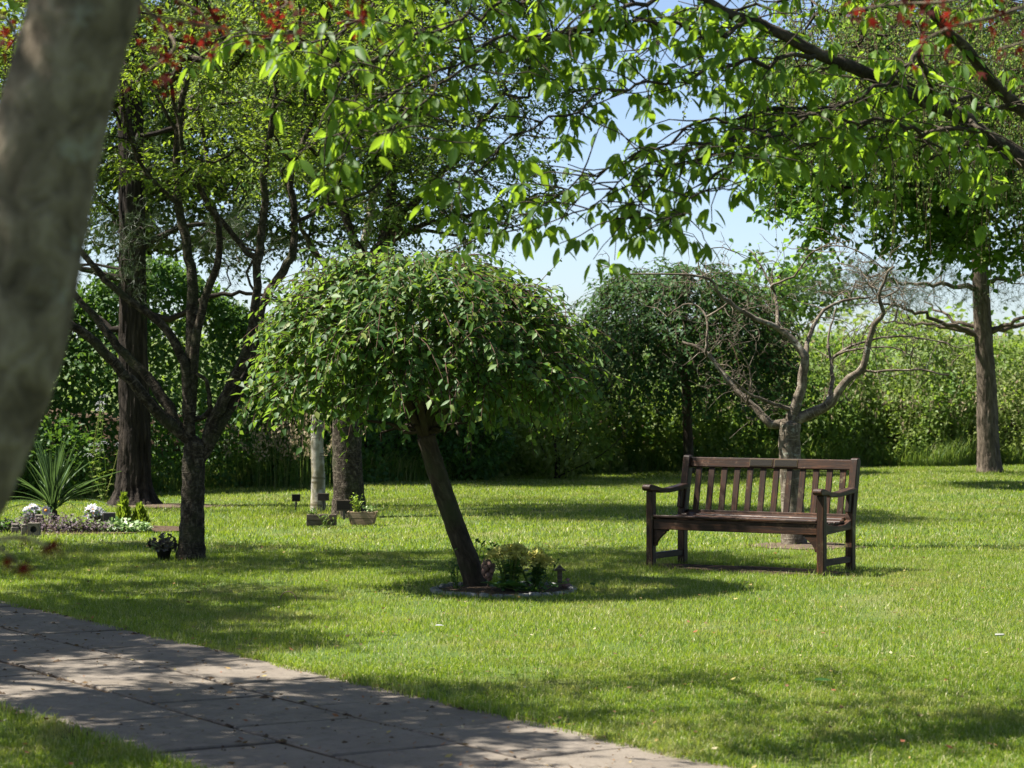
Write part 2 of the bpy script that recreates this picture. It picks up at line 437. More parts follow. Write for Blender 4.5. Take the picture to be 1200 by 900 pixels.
M_SOIL = plain('soil', (.035, .024, .016), (.10, .07, .046), 28, .95, .1, .9, .03, 'pos')
M_DRYSOIL = plain('dry_soil', (.05, .036, .024), (.13, .098, .07), 24, .95, .1, .9, .02, 'pos')
M_STONE = plain('pale_stone', (.10, .10, .095), (.26, .26, .25), 18, .85, .2, .5, .01)
M_GREYSTONE = plain('cast_stone', (.10, .085, .072), (.22, .19, .165), 26, .9, .15, .5, .006)
M_SLATE = plain('dark_slate', (.03, .028, .026), (.065, .06, .055), 30, .6, .4, .3, .003)
M_POT = plain('brown_pot', (.07, .045, .032), (.12, .08, .058), 24, .7, .3, .3, .003)
M_BLACKPOT = plain('black_pot', (.012, .012, .012), (.03, .028, .026), 20, .5, .4, .2, .002)
M_PINK = plain('pinkish_brown', (.11, .065, .05), (.22, .14, .115), 30, .8, .2, .4, .004)
M_WIRE = plain('rusty_wire', (.06, .04, .025), (.12, .08, .05), 60, .7, .3, .1, .001)
M_WHITE = plain('white_plastic', (.25, .25, .24), (.34, .34, .32), 20, .5, .4, .05, .001)

def wood(name, d, mcol, l, scale=14, rough=.6, spec=.22, wear=None, axis=0):
    m, t, out = mat_new(name)
    sc = [9, 9, 9]; sc[axis] = .7
    oi = N(t, 'ShaderNodeObjectInfo').outputs['Random']
    add = N(t, 'ShaderNodeVectorMath', operation='ADD'); t.links.new(objco(t), add.inputs[0])
    cx = N(t, 'ShaderNodeCombineXYZ'); t.links.new(mth(t, 'MULTIPLY', oi, 31), cx.inputs[0]); t.links.new(mth(t, 'MULTIPLY', oi, 17), cx.inputs[1]); t.links.new(mth(t, 'MULTIPLY', oi, 11), cx.inputs[2])
    t.links.new(cx.outputs[0], add.inputs[1])
    v = add.outputs[0]
    n = noise(t, mapping(t, v, tuple(sc)), scale*.5, 6, .65, .3)
    c = ramp(t, n, [(.3, d), (.52, mcol), (.75, l)])
    rr = ramp(t, n, [(.3, (rough,)*3), (.7, (rough*.7,)*3)])
    if wear:
        n2 = noise(t, v, 11, 4, .65); n3 = noise(t, v, 3.1, 3)
        w = mth(t, 'MULTIPLY', ramp(t, n2, [(.55, (0, 0, 0)), (.68, (1, 1, 1))]), ramp(t, n3, [(.42, (0, 0, 0)), (.6, (1, 1, 1))]))
        c = mixc(t, mth(t, 'MULTIPLY', w, .8), c, wear)
        n5 = noise(t, v, 1.7, 2); c = mixc(t, ramp(t, n5, [(.4, (.55, .55, .55)), (.62, (0, 0, 0))]), c, (.012, .007, .005))
    principled(t, out, c, rr, spec, bump(t, n, .5, .003)); return m
BW = ((.010, .006, .004), (.036, .017, .009), (.125, .052, .025))
M_BENCH_X = wood('bench_wood_long', *BW, wear=(.26, .16, .10), axis=0)
M_BENCH_Y = wood('bench_wood_deep', *BW, wear=(.14, .08, .05), axis=1)
M_BENCH_Z = wood('bench_wood_upright', *BW, wear=(.20, .165, .085), axis=2)
M_PLANTER = wood('planter_wood', (.12, .085, .05), (.23, .165, .10), (.34, .26, .17), rough=.8, spec=.2, axis=0)
M_OLDWOOD = wood('weathered_dark_wood', (.045, .034, .024), (.09, .07, .05), (.16, .13, .10), rough=.85, spec=.2, axis=0)

m, t, out = mat_new('plaque_print')           # worn bronze plate, lettering too fine to read
v = objco(t)
sx = N(t, 'ShaderNodeSeparateXYZ'); t.links.new(v, sx.inputs[0])
row = mth(t, 'FRACT', mth(t, 'MULTIPLY', sx.outputs[2], 95))
rowm = mth(t, 'MULTIPLY', mth(t, 'GREATER_THAN', row, .3), mth(t, 'LESS_THAN', row, .75))
ch = noise(t, mapping(t, v, (330, 1, 95)), 1, 1)
tx = mth(t, 'MULTIPLY', rowm, mth(t, 'GREATER_THAN', ch, .5))
c = mixc(t, mth(t, 'MULTIPLY', tx, .75), (.012, .010, .008), (.035, .03, .021))
principled(t, out, c, .7, .15, None, 0); M_PLATE = m
M_BRASS = plain('worn_brass', (.05, .037, .02), (.11, .082, .045), 60, .6, .3, .1, .001, metal=.6)

m, t, out = mat_new('paving_slab')
v = geopos(t); oi = N(t, 'ShaderNodeObjectInfo').outputs['Random']
n1 = noise(t, v, 2.2, 5, .6); n2 = noise(t, v, 70, 3, .7); n3 = noise(t, v, 11, 4, .7)
c = ramp(t, n1, [(.3, (.105, .086, .066)), (.7, (.19, .16, .128))])
c = mixc(t, mth(t, 'MULTIPLY', n2, .55), c, (.12, .105, .085))
c = mixc(t, ramp(t, n3, [(.52, (0, 0, 0)), (.70, (.75, .75, .75))]), c, (.075, .062, .044))
n4 = noise(t, v, 26, 5, .75)
c = mixc(t, ramp(t, n4, [(.55, (0, 0, 0)), (.66, (.7, .7, .7))]), c, (.06, .048, .034))
c = mixc(t, mth(t, 'MULTIPLY', oi, .35), c, (.15, .13, .11))
principled(t, out, c, .85, .25, bump(t, mth(t, 'ADD', n2, n3), .7, .006)); M_SLAB = m

# ------------------------------------------------------------------ the lie of the garden
UP = np.array((.523, -.853)); NP = np.array((.853, .523))     # along and across the path
def path_n(x, y): return NP[0]*x+NP[1]*y
def in_path(x, y): n = path_n(x, y); return (n > 3.77) & (n < 5.585)
HX = np.array([-30, -14, -9, -6.5, -3.1, 0, 3.3, 9.3, 16, 30.]); HY = np.array([26, 27.5, 28.6, 30.6, 33.2, 37.6, 40.2, 43, 45, 48.])
def hedge_y(x): return np.interp(x, HX, HY)+.35*np.sin(np.asarray(x)*1.3)+.2*np.sin(np.asarray(x)*3.1+1)
DOME_BASE = G(557, 688); BED_C = np.array((-.06, 17.2)); BED_R = (.49, .52)
BARE_BASE = G(930, 640); MULTI_BASE = G(224, 657); PINE_BASE = G(157, 591); TRUNK_BASE = G(409, 604); BIRCH_BASE = G(373, 598)
RIGHT_BASE = G(1159, 555); LBED_C = np.array((-4.55, 24.4)); LBED_R = (1.45, .85)
BENCH_ANG = R(-31.8); LF = np.array((1.109, 19.27)); BX = np.array((math.cos(BENCH_ANG), math.sin(BENCH_ANG))); BY = np.array((-BX[1], BX[0]))
BENCH_C = LF+BX*.741+BY*.27
def ground_z(x, y):
    return .035*np.sin(np.asarray(x)*.7+.5)*np.sin(np.asarray(y)*.31)*np.clip((np.asarray(y)-20)/6, 0, 1)

# ground: one sheet to the horizon
xs = np.concatenate([[-4000, -1500, -500, -150, -60], np.linspace(-30, 30, 61), [60, 150, 500, 1500, 4000]])
ys = np.concatenate([[-300, -60, -15], np.linspace(0, 60, 61), [90, 150, 300, 700, 1500, 4000]])
gx, gy = np.meshgrid(xs, ys); gz = ground_z(gx, gy)*(np.abs(gx) < 31)*(gy < 61)
n_x = len(xs); idx = np.arange(len(ys)-1)[:, None]*n_x+np.arange(n_x-1)[None, :]
gq = np.stack([idx, idx+1, idx+1+n_x, idx+n_x], -1).reshape(-1, 4)
me = fastmesh('ground', np.stack([gx, gy, gz], -1).reshape(-1, 3), gq); me.materials.append(M_LAWN)
tag(link('ground', me), kind='structure')

# far rise of fields beyond the hedge
xs = np.linspace(-2600, 2600, 131); rows = []
prof = [(900, -2), (1200, 10), (1600, 30), (2200, 46), (3000, 30)]
for d, h in prof: rows.append(np.stack([xs, np.full_like(xs, d), h*(.65+.5*fbm(xs/420+d*.01, d*.003))], -1))
v = np.array(rows); n_x = len(xs); idx = np.arange(len(prof)-1)[:, None]*n_x+np.arange(n_x-1)[None, :]
me = fastmesh('hills', v.reshape(-1, 3), np.stack([idx, idx+1, idx+1+n_x, idx+n_x], -1).reshape(-1, 4))
me.materials.append(plain('hill_pasture', (.05, .075, .03), (.11, .14, .055), .01, .95, .05, 0, .01, 'pos'))
tag(link('hills', me), kind='structure')

# soil-coloured core sheet added inside the hedge to stop see-through gaps
xs = np.linspace(-22, 26, 97); prof = [(.9, -.2), (1.1, .7), (1.7, 1.45), (2.7, 1.6), (5, 1.2), (8, -.3)]; rows = []
for d, h in prof: rows.append(np.stack([xs, hedge_y(xs)+d, h*(.55+.3*fbm(xs*.6, d))], -1))
v = np.array(rows); n_x = len(xs); idx = np.arange(len(prof)-1)[:, None]*n_x+np.arange(n_x-1)[None, :]
me = fastmesh('hedge_core', v.reshape(-1, 3), np.stack([idx, idx+1, idx+1+n_x, idx+n_x], -1).reshape(-1, 4)); me.materials.append(M_SOIL)
tag(link('hedge_core', me), kind='structure')

# path: bed + single slabs
g = Geo()
def pt(u, n, z): q = UP*u+NP*n; return (q[0], q[1], z)
g.add(np.array([pt(-24, 3.76, .004), pt(-3, 3.76, .004), pt(-3, 5.60, .004), pt(-24, 5.60, .004)]), np.array([[0, 1, 2, 3]]))
path = g.build('path', M_SOIL); tag(path, kind='structure')
slab_me = []
for k in range(4):
    bm = box_data(.878, .576, .06, .006)
    bmesh.ops.subdivide_edges(bm, edges=[e for e in bm.edges if e.calc_length() > .4], cuts=3, use_grid_fill=True)
    for vv in bm.verts:
        if vv.co.z > 0: vv.co.z += random.uniform(-.0015, .0015)
        if max(abs(vv.co.x)/.444, abs(vv.co.y)/.296) > .97: vv.co.x += random.uniform(-.003, .003); vv.co.y += random.uniform(-.003, .003)
    me = bpy.data.meshes.new('slab'); bm.to_mesh(me); bm.free(); me.materials.append(M_SLAB); slab_me.append(me)
ang = math.atan2(UP[1], UP[0])
for c_i, n0 in enumerate((4.085, 4.69, 5.292)):
    for k in range(-1, 13):
        u = -10.785-.9*(k-4)+(.45 if c_i != 1 else 0)+random.uniform(-.01, .01)
        o = link('slab', slab_me[random.randrange(4)], path); o.location = pt(u, n0, -.018+random.uniform(-.003, .003))
        o.rotation_euler = (random.uniform(-.006, .006), random.uniform(-.005, .005), ang+random.uniform(-.005, .005)+(math.pi if random.random() < .5 else 0))

def soil_patch(name, c, r, mat, rough=.25, z=.006, rot=0.0):
    a = np.linspace(0, 2*math.pi, 40, endpoint=False); rr = 1+rough*(fbm(np.cos(a)*2+c[0]*3, np.sin(a)*2+c[1])-.5)*2
    x, y = np.cos(a)*r[0]*rr, np.sin(a)*r[1]*rr; x, y = x*math.cos(rot)-y*math.sin(rot), x*math.sin(rot)+y*math.cos(rot)
    v = np.vstack([np.stack([c[0]+x, c[1]+y, np.full(40, z)+ground_z(c[0], c[1])], -1), [[c[0], c[1], z+.02+ground_z(c[0], c[1])]]])
    i = np.arange(40); me = fastmesh(name, v, np.stack([i, (i+1) % 40, np.full(40, 40)], -1)); me.materials.append(mat)
    return tag(link(name, me), kind='structure')
soil_patch('soil_patch', BED_C, (.47, .5), M_SOIL, .05)
soil_patch('soil_patch', BENCH_C-BY*.05, (.95, .34), M_SOIL, .3, .005, BENCH_ANG)
soil_patch('soil_patch', BARE_BASE[:2]+np.array((.12, -.05)), (.5, .5), M_DRYSOIL, .3)
soil_patch('soil_patch', LBED_C, (LBED_R[0]*.95, LBED_R[1]*.9), M_SOIL, .2)
soil_patch('soil_patch', PINE_BASE[:2]+np.array((.4, -.2)), (.75, .6), M_DRYSOIL, .35)

# ------------------------------------------------------------------ lawn grass
def ell(x, y, c, r, rot=0.0):
    dx, dy = x-c[0], y-c[1]; ca, sa = math.cos(-rot), math.sin(-rot)
    return ((dx*ca-dy*sa)/r[0])**2+((dx*sa+dy*ca)/r[1])**2
def grass_mask(x, y):
    pn = path_n(x, y)+(fbm(x*5, y*5, 1.0)-.5)*.12; keep = ~((pn > 3.80) & (pn < 5.525))
    k = rng.random(len(x))
    keep &= ell(x, y, BED_C, (.49, .52)) > 1
    keep &= (ell(x, y, BENCH_C-BY*.05, (.95, .34), BENCH_ANG) > .4+.7*k)
    keep &= (ell(x, y, BARE_BASE[:2]+np.array((.12, -.05)), (.5, .5)) > .15+.9*k)
    keep &= ell(x, y, LBED_C, LBED_R) > .8
    keep &= (ell(x, y, PINE_BASE[:2]+np.array((.4, -.2)), (.75, .6)) > .1+1.0*k)
    keep &= y < hedge_y(x)+.5
    bald = fbm(x*1.7, y*1.7, 3.0); keep &= (k > np.clip((bald-.5)*3.2, 0, .7))
    return keep
def grass(y0, y1, dens, h, w, segs):
    area = .5*(y1+y0)*(y1-y0)*.50; n = int(area*dens)
    y = np.sqrt(rng.random(n)*(y1**2-y0**2)+y0**2); x = (rng.random(n)-.5)*.50*y
    m_ = grass_mask(x, y); x, y = x[m_], y[m_]; n = len(x)
    dn = np.minimum(np.abs(path_n(x, y)-5.585), np.abs(path_n(x, y)-3.77))
    tall = 1+.8*np.exp(-(dn/.07)**2)
    for q in TUFTS: tall = tall+1.3*np.exp(-((x-q[0])**2+(y-q[1])**2)/q[2]**2)
    hh = h*(.55+.75*rng.random(n))*(.75+.5*fbm(x*2.2, y*2.2))*tall
    a = rng.random(n)*2*math.pi; lean = np.abs(rng.standard_normal(n))*.65+.15
    b = rng.random(n)*2*math.pi
    base = np.stack([x, y, ground_z(x, y)-.002], -1)
    side = np.stack([np.cos(a), np.sin(a), 0*a], -1)*(w*(.6+.8*rng.random(n)))[:, None]*.5
    ld = np.stack([np.cos(b)*np.sin(lean), np.sin(b)*np.sin(lean), np.cos(lean)], -1)
    tip = base+ld*hh[:, None]; tip[:, 2] = np.maximum(tip[:, 2], .008)
    r = np.repeat(rng.random(n), 3 if segs == 1 else 5)
    if segs == 1:
        return np.stack([base-side, base+side, tip], 1).reshape(-1, 3), [np.arange(n*3).reshape(-1, 3)], r
    mid = base+np.array((0, 0, 1.))*(hh*.5)[:, None]*.9+ld*(hh*.12)[:, None]
    v = np.stack([base-side, base+side, mid+side*.75, mid-side*.75, tip], 1).reshape(-1, 3)
    o = (np.arange(n)*5)[:, None]
    return v, [o+np.array([[0, 1, 2, 3]]), o+np.array([[3, 2, 4]])], r
TUFTS = [(DOME_BASE[0], DOME_BASE[1], .5), (BARE_BASE[0], BARE_BASE[1], .22), (MULTI_BASE[0], MULTI_BASE[1], .2), (TRUNK_BASE[0], TRUNK_BASE[1]-.2, .4), (BIRCH_BASE[0], BIRCH_BASE[1], .3), (RIGHT_BASE[0], RIGHT_BASE[1], .35)]
for sx_ in (-.741, .741):
    for sy_ in (-.27, .27): q_ = BENCH_C+BX*sx_+BY*sy_; TUFTS.append((q_[0], q_[1], .09))
gg = Geo()
for spec in ((8.2, 13, 10500, .034, .0040, 2), (13, 21, 5600, .033, .0056, 1), (21, 48, 1350, .040, .0105, 1)):
    v, f, r = grass(*spec); gg.add(v, f, rnd=r)
gr = gg.build('grass', M_GRASS, None, False)
tag(gr, 'mown green lawn with dry straw-coloured patches', 'grass', kind='stuff')

# ------------------------------------------------------------------ trees
class Tree:
    """nodes grown towards points in the crown; radii from the number of tips carried"""
    def __init__(s, name, label, base, cat='tree', group=None):
        s.root = empty(name, base, label, cat, group); s.base = np.asarray(base, float)
        s.p = []; s.par = []; s.lim = []; s.rad = []; s.lines = []; s.nl = 0
    def poly(s, pts, r0, r1, limb, attach=None, per=5, wob=0.0):
        q = catmull(pts, per)
        if wob: q[1:-1] += rng.standard_normal(q[1:-1].shape)*wob
        if attach is not None: q = q[1:]
        st = len(s.p); n = len(q); rr = np.linspace(0, 1, n)**.7; rr = r0*(1-rr)+r1*rr
        for i in range(n):
            s.p.append(q[i]); s.par.append((attach if attach is not None else -1) if i == 0 else st+i-1); s.lim.append(limb); s.rad.append(rr[i])
        return list(range(st, st+n))
    def trunk(s, pts, r0, r1, per=6, flare=0.0, wob=0.0):
        ids = s.poly(pts, r0, r1, 0, None, per, wob)
        for i in ids:
            z = s.p[i][2]-s.base[2]; s.rad[i] *= 1+flare*math.exp(-max(z, 0)/.12)
        s.trunk_ids = ids; return ids
    def limb(s, pts, r0, r1, limb=None, per=5, wob=0.0):
        if limb is None: s.nl += 1; limb = s.nl
        A = np.array(s.p); a = int(np.argmin(np.linalg.norm(A-np.asarray(pts[0]), axis=1)))
        return s.poly([A[a]]+list(pts[1:]) if np.linalg.norm(A[a]-pts[0]) < .12 else [A[a]]+list(pts), r0, r1, limb, a, per, wob), limb
    def grow(s, att, step=.18, wob=.25, sag=0.0, minz=None, tip=.006, exp_=.42):
        att = np.asarray(att); fixed = len(s.p)
        A = np.zeros((len(s.p)+len(att)*60, 3)); A[:len(s.p)] = np.array(s.p); n = len(s.p)
        src = A[:n][[i for i in range(n) if minz is None or A[i][2] > minz]]
        dd = np.array([np.min(np.linalg.norm(src-a, axis=1)) for a in att])
        s.tips = []
        for a in att[np.argsort(dd)]:
            d = np.linalg.norm(A[:n]-a, axis=1)
            if minz is not None: d = d+(A[:n, 2] < minz)*50
            d = d+.35*np.maximum(0, A[:n, 2]-a[2])        # prefer to rise
            k = int(np.argmin(d)); L = np.linalg.norm(A[k]-a)
            m_ = max(2, min(58, int(math.ceil(L/step)))); prev = k
            bend = rng.standard_normal(3)*L*wob*.5; bend[2] -= sag*L
            for j in range(1, m_+1):
                t_ = j/m_; q = A[k]*(1-t_)+a*t_+bend*math.sin(t_*math.pi)*(1 if True else 0)+rng.standard_normal(3)*step*.12*(t_ < 1)
                A[n] = q; s.p.append(q); s.par.append(prev); lm = s.lim[k]
                if lm == 0:
                    if j == 1: s.nl += 1; new = s.nl
                    lm = new
                s.lim.append(lm); s.rad.append(None); prev = n; n += 1
            s.tips.append((a.copy(), unit(a-A[k]), prev))
        cnt = np.zeros(n)
        for _, _, i in s.tips: cnt[i] += 1
        for i in range(n-1, fixed-1, -1): cnt[s.par[i]] += cnt[i]
        for i in range(fixed, n): s.rad[i] = tip*max(cnt[i], 1)**exp_
        return s
    def build(s, mat, twig_mat=None, sides=7, trunk_sides=14, jit=.03, max_limbs=40, tjit=.035, ridge=None):
        n = len(s.p); ch = [[] for _ in range(n)]
        for i, q in enumerate(s.par):
            if q >= 0: ch[q].append(i)
        geos = {}; seen = set()
        order = [i for i in range(n)]
        starts = [i for i in order if s.par[i] < 0]
        stack = [(i, None) for i in starts]
        while stack:
            i, pre = stack.pop(); line = [i] if pre is None else [pre, i]; l = s.lim[i]
            cur = i
            while True:
                same = [c for c in ch[cur] if s.lim[c] == l]
                oth = [c for c in ch[cur] if s.lim[c] != l]
                for c in oth: stack.append((c, cur))
                if not same: break
                same.sort(key=lambda c: -s.rad[c])
                for c in same[1:]: stack.append((c, cur))
                cur = same[0]; line.append(cur)
            r = [s.rad[k] for k in line]
            if pre is not None: r[0] = min(r[0], r[1]*1.15)
            if len(line) < 2: continue
            key = min(l, max_limbs)
            sd_ = trunk_sides if l == 0 else (sides if max(r) > .02 else (5 if max(r) > .008 else 4))
            tube(geos.setdefault(key, Geo()), [s.p[k] for k in line], r, sd_, tjit if l == 0 else jit, ridge=ridge if l == 0 else None)
        for k in sorted(geos): geos[k].build('trunk' if k == 0 else 'limb', mat, s.root)
        return s

def in_ellipsoid(n, c, r, shell=.35, seed=0):
    q = rng.standard_normal((n, 3)); q = unit(q)*((shell+(1-shell)*rng.random(n))**.5)[:, None]
    return np.asarray(c)+q*np.asarray(r)

def sprays(tips, per, length, spread, size, droop=.2, flat=.5, up=.6):
    """leaf positions, directions and normals around twig ends"""
    a = np.array([x[0] for x in tips]); d = np.array([x[1] for x in tips]); n = len(a)
    d = unit(d+rng.standard_normal(d.shape)*.35); d[:, 2] *= (1-flat); d = unit(d)
    i = np.repeat(np.arange(n), per); t_ = rng.random(len(i))**.8
    off = rng.standard_normal((len(i), 3))*spread; off[:, 2] *= (1-flat*.7)
    pos = a[i]+d[i]*(t_*length-.35*length)[:, None]+off; pos[:, 2] -= droop*length*t_**2
    ld = unit(d[i]*.6+rng.standard_normal((len(i), 3))*.75+np.array((0, 0, -droop*1.4)))
    nn = unit(rng.standard_normal((len(i), 3))*.55+np.array((0, 0, up)))
    return pos, ld, nn, size*(.65+.6*rng.random(len(i)))

def shoots(tree, tips, k, m, L, size, droop=.25, flat=.5, up=.7, tw_r=.003, twig_mat=None):
    """leafy shoots fanning from each branch end; leaves stand alternately along every shoot"""
    a = np.array([x[0] for x in tips]); d0 = np.array([x[1] for x in tips]); n = len(a)*k
    i = np.repeat(np.arange(len(a)), k)
    d = unit(d0[i]*.55+rng.standard_normal((n, 3))*np.array((1, 1, 1-flat))); ll = L*(.5+.8*rng.random(n))
    st = a[i]-d0[i]*(rng.random(n)*L*.9)[:, None]
    seg = 4; q = [st]; dd = d.copy()
    for j in range(seg):
        q.append(q[-1]+dd*(ll/seg)[:, None]); dd = unit(dd+np.array((0, 0, -droop*.5))+rng.standard_normal((n, 3))*.12)
    q = np.stack(q, 1)                                   # n, seg+1, 3
    # three-sided twigs in one go
    t = unit(q[:, -1]-q[:, 0]); u = unit(np.cross(t, np.array((.3, .2, 1.)))); w = np.cross(t, u)
    rr = np.linspace(tw_r, tw_r*.4, seg+1)
    ring = np.stack([u*math.cos(an)+w*math.sin(an) for an in (0, 2.094, 4.189)], 1)       # n,3,3
    v = q[:, :, None, :]+ring[:, None]*rr[None, :, None, None]
    base = (np.arange(n)*(seg+1)*3)[:, None, None, None]; r_ = (np.arange(seg)*3)[None, :, None, None]; c_ = np.arange(3)[None, None, :, None]; c2 = (c_+1) % 3
    f = np.concatenate([base+r_+c_, base+r_+c2, base+r_+3+c2, base+r_+3+c_], -1).reshape(-1, 4)
    g = Geo(); g.add(v.reshape(-1, 3), f, v.reshape(-1, 3)); tw = g.build('twigs', twig_mat or M_B_DARK, tree.root)
    s_ = (np.arange(m)[None]+.7*rng.random((n, m)))/m*(seg-.02); j = s_.astype(int); fr = (s_-j)[..., None]; ii = np.arange(n)[:, None]
    pos = q[ii, j]*(1-fr)+q[ii, j+1]*fr; tg = unit(q[ii, j+1]-q[ii, j]); sg = np.where(np.arange(m) % 2, 1., -1.)[None, :, None]
    sd_ = unit(np.cross(tg, np.array((0, 0, 1.))+rng.standard_normal((n, m, 3))*.25))*sg
    ld = unit(tg*.6+sd_*.8+np.array((0, 0, -droop))+rng.standard_normal((n, m, 3))*.3)
    nn = unit(np.array((0, 0, up))+rng.standard_normal((n, m, 3))*.4)
    return pos.reshape(-1, 3), ld.reshape(-1, 3), nn.reshape(-1, 3), size*(.55+.75*rng.random(n*m))

def add_crown(tree, data, tmpl, mat, name='crown'):
    g = Geo(); leaves(g, *data, tmpl); return g.build(name, mat, tree.root, True)

# --- multi-stemmed cherry, left of centre
Yb = MULTI_BASE[1]
def PB(pts, y0=Yb, dy=0.0): 
    n = len(pts); return [P(px, py, y0+dy*i/max(n-1, 1)) for i, (px, py) in enumerate(pts)]
tr_ = Tree('cherry_tree', 'many-stemmed dark cherry tree forking low, with a small pot at its foot', MULTI_BASE)
tr_.trunk(PB([(224, 660), (225, 625), (226, 580), (227, 545), (229, 518)]), .108, .092, flare=.28)
for pts, r0, r1, dy in [
    ([(219, 522), (195, 492), (170, 466), (135, 428), (104, 396), (78, 378), (40, 352), (-10, 330)], .062, .03, -.5),
    ([(220, 505), (182, 452), (146, 415), (118, 380), (92, 350), (60, 316), (30, 270)], .052, .02, .5),
    ([(224, 505), (219, 440), (201, 394), (177, 370), (133, 337), (100, 300), (80, 262), (60, 200)], .05, .018, -.3),
    ([(226, 500), (224, 430), (226, 340), (219, 290), (210, 240), (207, 190), (214, 120), (226, 50), (232, -30)], .062, .02, .1),
    ([(229, 490), (231, 387), (247, 330), (257, 298), (256, 262), (237, 225), (218, 190), (205, 120), (190, 40)], .045, .014, -.4),
    ([(235, 548), (253, 502), (277, 463), (297, 427), (301, 388), (311, 350), (333, 317), (345, 288), (343, 240), (341, 200), (356, 165), (380, 110), (400, 50)], .07, .016, .3),
    ([(236, 525), (252, 488), (272, 450), (288, 410), (299, 360), (302, 310), (309, 250), (309, 195), (320, 145), (323, 90), (326, 20), (330, -40)], .058, .018, -.3),
    ([(231, 500), (242, 486), (246, 468), (241, 447), (231, 438)], .026, .016, -.1),
    ([(301, 375), (330, 388), (345, 396)], .018, .008, -.2),
    ([(290, 297), (255, 252), (222, 200), (213, 165), (180, 110), (150, 80)], .03, .012, .2),
    ([(343, 262), (385, 240), (430, 225), (470, 190)], .022, .01, .3),
    ([(207, 240), (170, 200), (150, 150), (140, 90)], .022, .01, -.2)]:
    tr_.limb(PB(pts, Yb, dy), r0, r1, per=4, wob=.006)
att = in_ellipsoid(230, (-2.7, Yb, 4.25), (2.25, 1.9, 1.35), .2)
att = att[att[:, 2] > 3.0]
tr_.grow(att, step=.16, wob=.35, minz=2.0, tip=.0075).build(M_B_CHERRY)
add_crown(tr_, shoots(tr_, tr_.tips, 10, 12, .42, .056, .2, .6, .8, twig_mat=M_B_CHERRY), T_mid(), M_PALE)

# --- big pine behind it
Yp = PINE_BASE[1]
tr_ = Tree('pine_tree', 'thick dark pine trunk with deeply fissured bark by the left hedge', PINE_BASE)
tr_.trunk([P(157, 595, Yp), P(157, 560, Yp), P(158, 500, Yp), P(156, 400, Yp), P(155, 300, Yp), P(153, 150, Yp), P(150, -60, Yp), P(148, -200, Yp)], .235, .13, per=30, flare=.55)
for pts, r0, r1, dy in [
    ([(160, 355), (200, 375), (235, 350), (270, 345), (310, 346), (345, 352)], .05, .014, -.6),
    ([(152, 380), (130, 385), (115, 372)], .05, .03, .1), ([(155, 330), (110, 318), (60, 300), (10, 290)], .05, .02, -.5),
    ([(158, 300), (200, 270), (250, 262), (290, 255)], .05, .015, .6)]:
    tr_.limb(PB(pts, Yp, dy), r0, r1, per=4, wob=.012)
att = np.vstack([in_ellipsoid(60, (-4.3, Yp-.6, 3.0), (2.0, 1.2, .5), .2), in_ellipsoid(120, (-4.6, Yp, 5.6), (2.3, 2.3, 1.7), .2)])
att = att[np.hypot(att[:, 0]-PINE_BASE[0], att[:, 1]-Yp) > .8]
tr_.grow(att, step=.2, wob=.3, minz=2.3, tip=.006).build(M_B_PINE, trunk_sides=88, tjit=.006, ridge=(.13, 5.5, 2.6))
add_crown(tr_, sprays(tr_.tips, 26, .5, .12, .11, .1, .3, .3), T_needles(), M_NEEDLE)

# --- cherry trunk with plaques and planters at its foot, birch beside it
Yt = TRUNK_BASE[1]
tr_ = Tree('cherry_tree', 'stout banded cherry trunk with planters and plaques at its foot', TRUNK_BASE)
tr_.trunk([P(410, 606, Yt), P(408, 560, Yt), P(406, 500, Yt), P(412, 420, Yt), P(430, 350, Yt), P(450, 290, Yt)], .185, .13, per=7, flare=.18)
for pts, r0, r1, dy in [
    ([(452, 290), (470, 255), (495, 225), (520, 200), (550, 165), (590, 110)], .085, .02, -.6), ([(448, 300), (456, 250), (462, 190), (470, 110), (480, 20)], .08, .03, .3),
    ([(440, 320), (415, 280), (400, 230), (395, 150), (380, 60)], .07, .02, .2), ([(432, 345), (400, 325), (365, 290), (345, 245), (330, 200)], .05, .014, -.8),
    ([(450, 285), (500, 262), (560, 250), (620, 232)], .045, .012, -.2), ([(455, 270), (500, 270), (545, 275), (585, 262)], .03, .01, .5)]:
    tr_.limb(PB(pts, Yt, dy), r0, r1, per=4, wob=.012)
att = in_ellipsoid(250, (-.95, Yt, 5.0), (1.95, 2.0, 2.3), .15); att = att[att[:, 2] > 2.85]
tr_.grow(att, step=.2, wob=.35, minz=2.6, tip=.006).build(M_B_CHERRY, trunk_sides=20)
add_crown(tr_, shoots(tr_, tr_.tips, 13, 11, .5, .064, .25, .5, .7), T_quad(), M_MID)

Ybi = BIRCH_BASE[1]
tr_ = Tree('birch_tree', 'slim white birch trunk with peeling dark patches, behind the small plaques', BIRCH_BASE)
tr_.trunk([P(373, 600, Ybi), P(373, 560, Ybi), P(372, 500, Ybi), P(379, 430, Ybi+.2), P(402, 350, Ybi+.3), P(428, 280, Ybi+.4), P(440, 190, Ybi+.5), P(430, 80, Ybi+.5), P(415, -60, Ybi+.5)], .09, .04, per=7, flare=.1)
att = in_ellipsoid(170, (-2.45, Ybi, 5.4), (1.7, 1.7, 2.0), .15)
tr_.grow(att, step=.2, wob=.3, minz=2.8, tip=.005).build(M_B_BIRCH, sides=6)
add_crown(tr_, shoots(tr_, tr_.tips, 12, 12, .6, .055, .8, .3, .4), T_quad(.32), M_BIRCH)

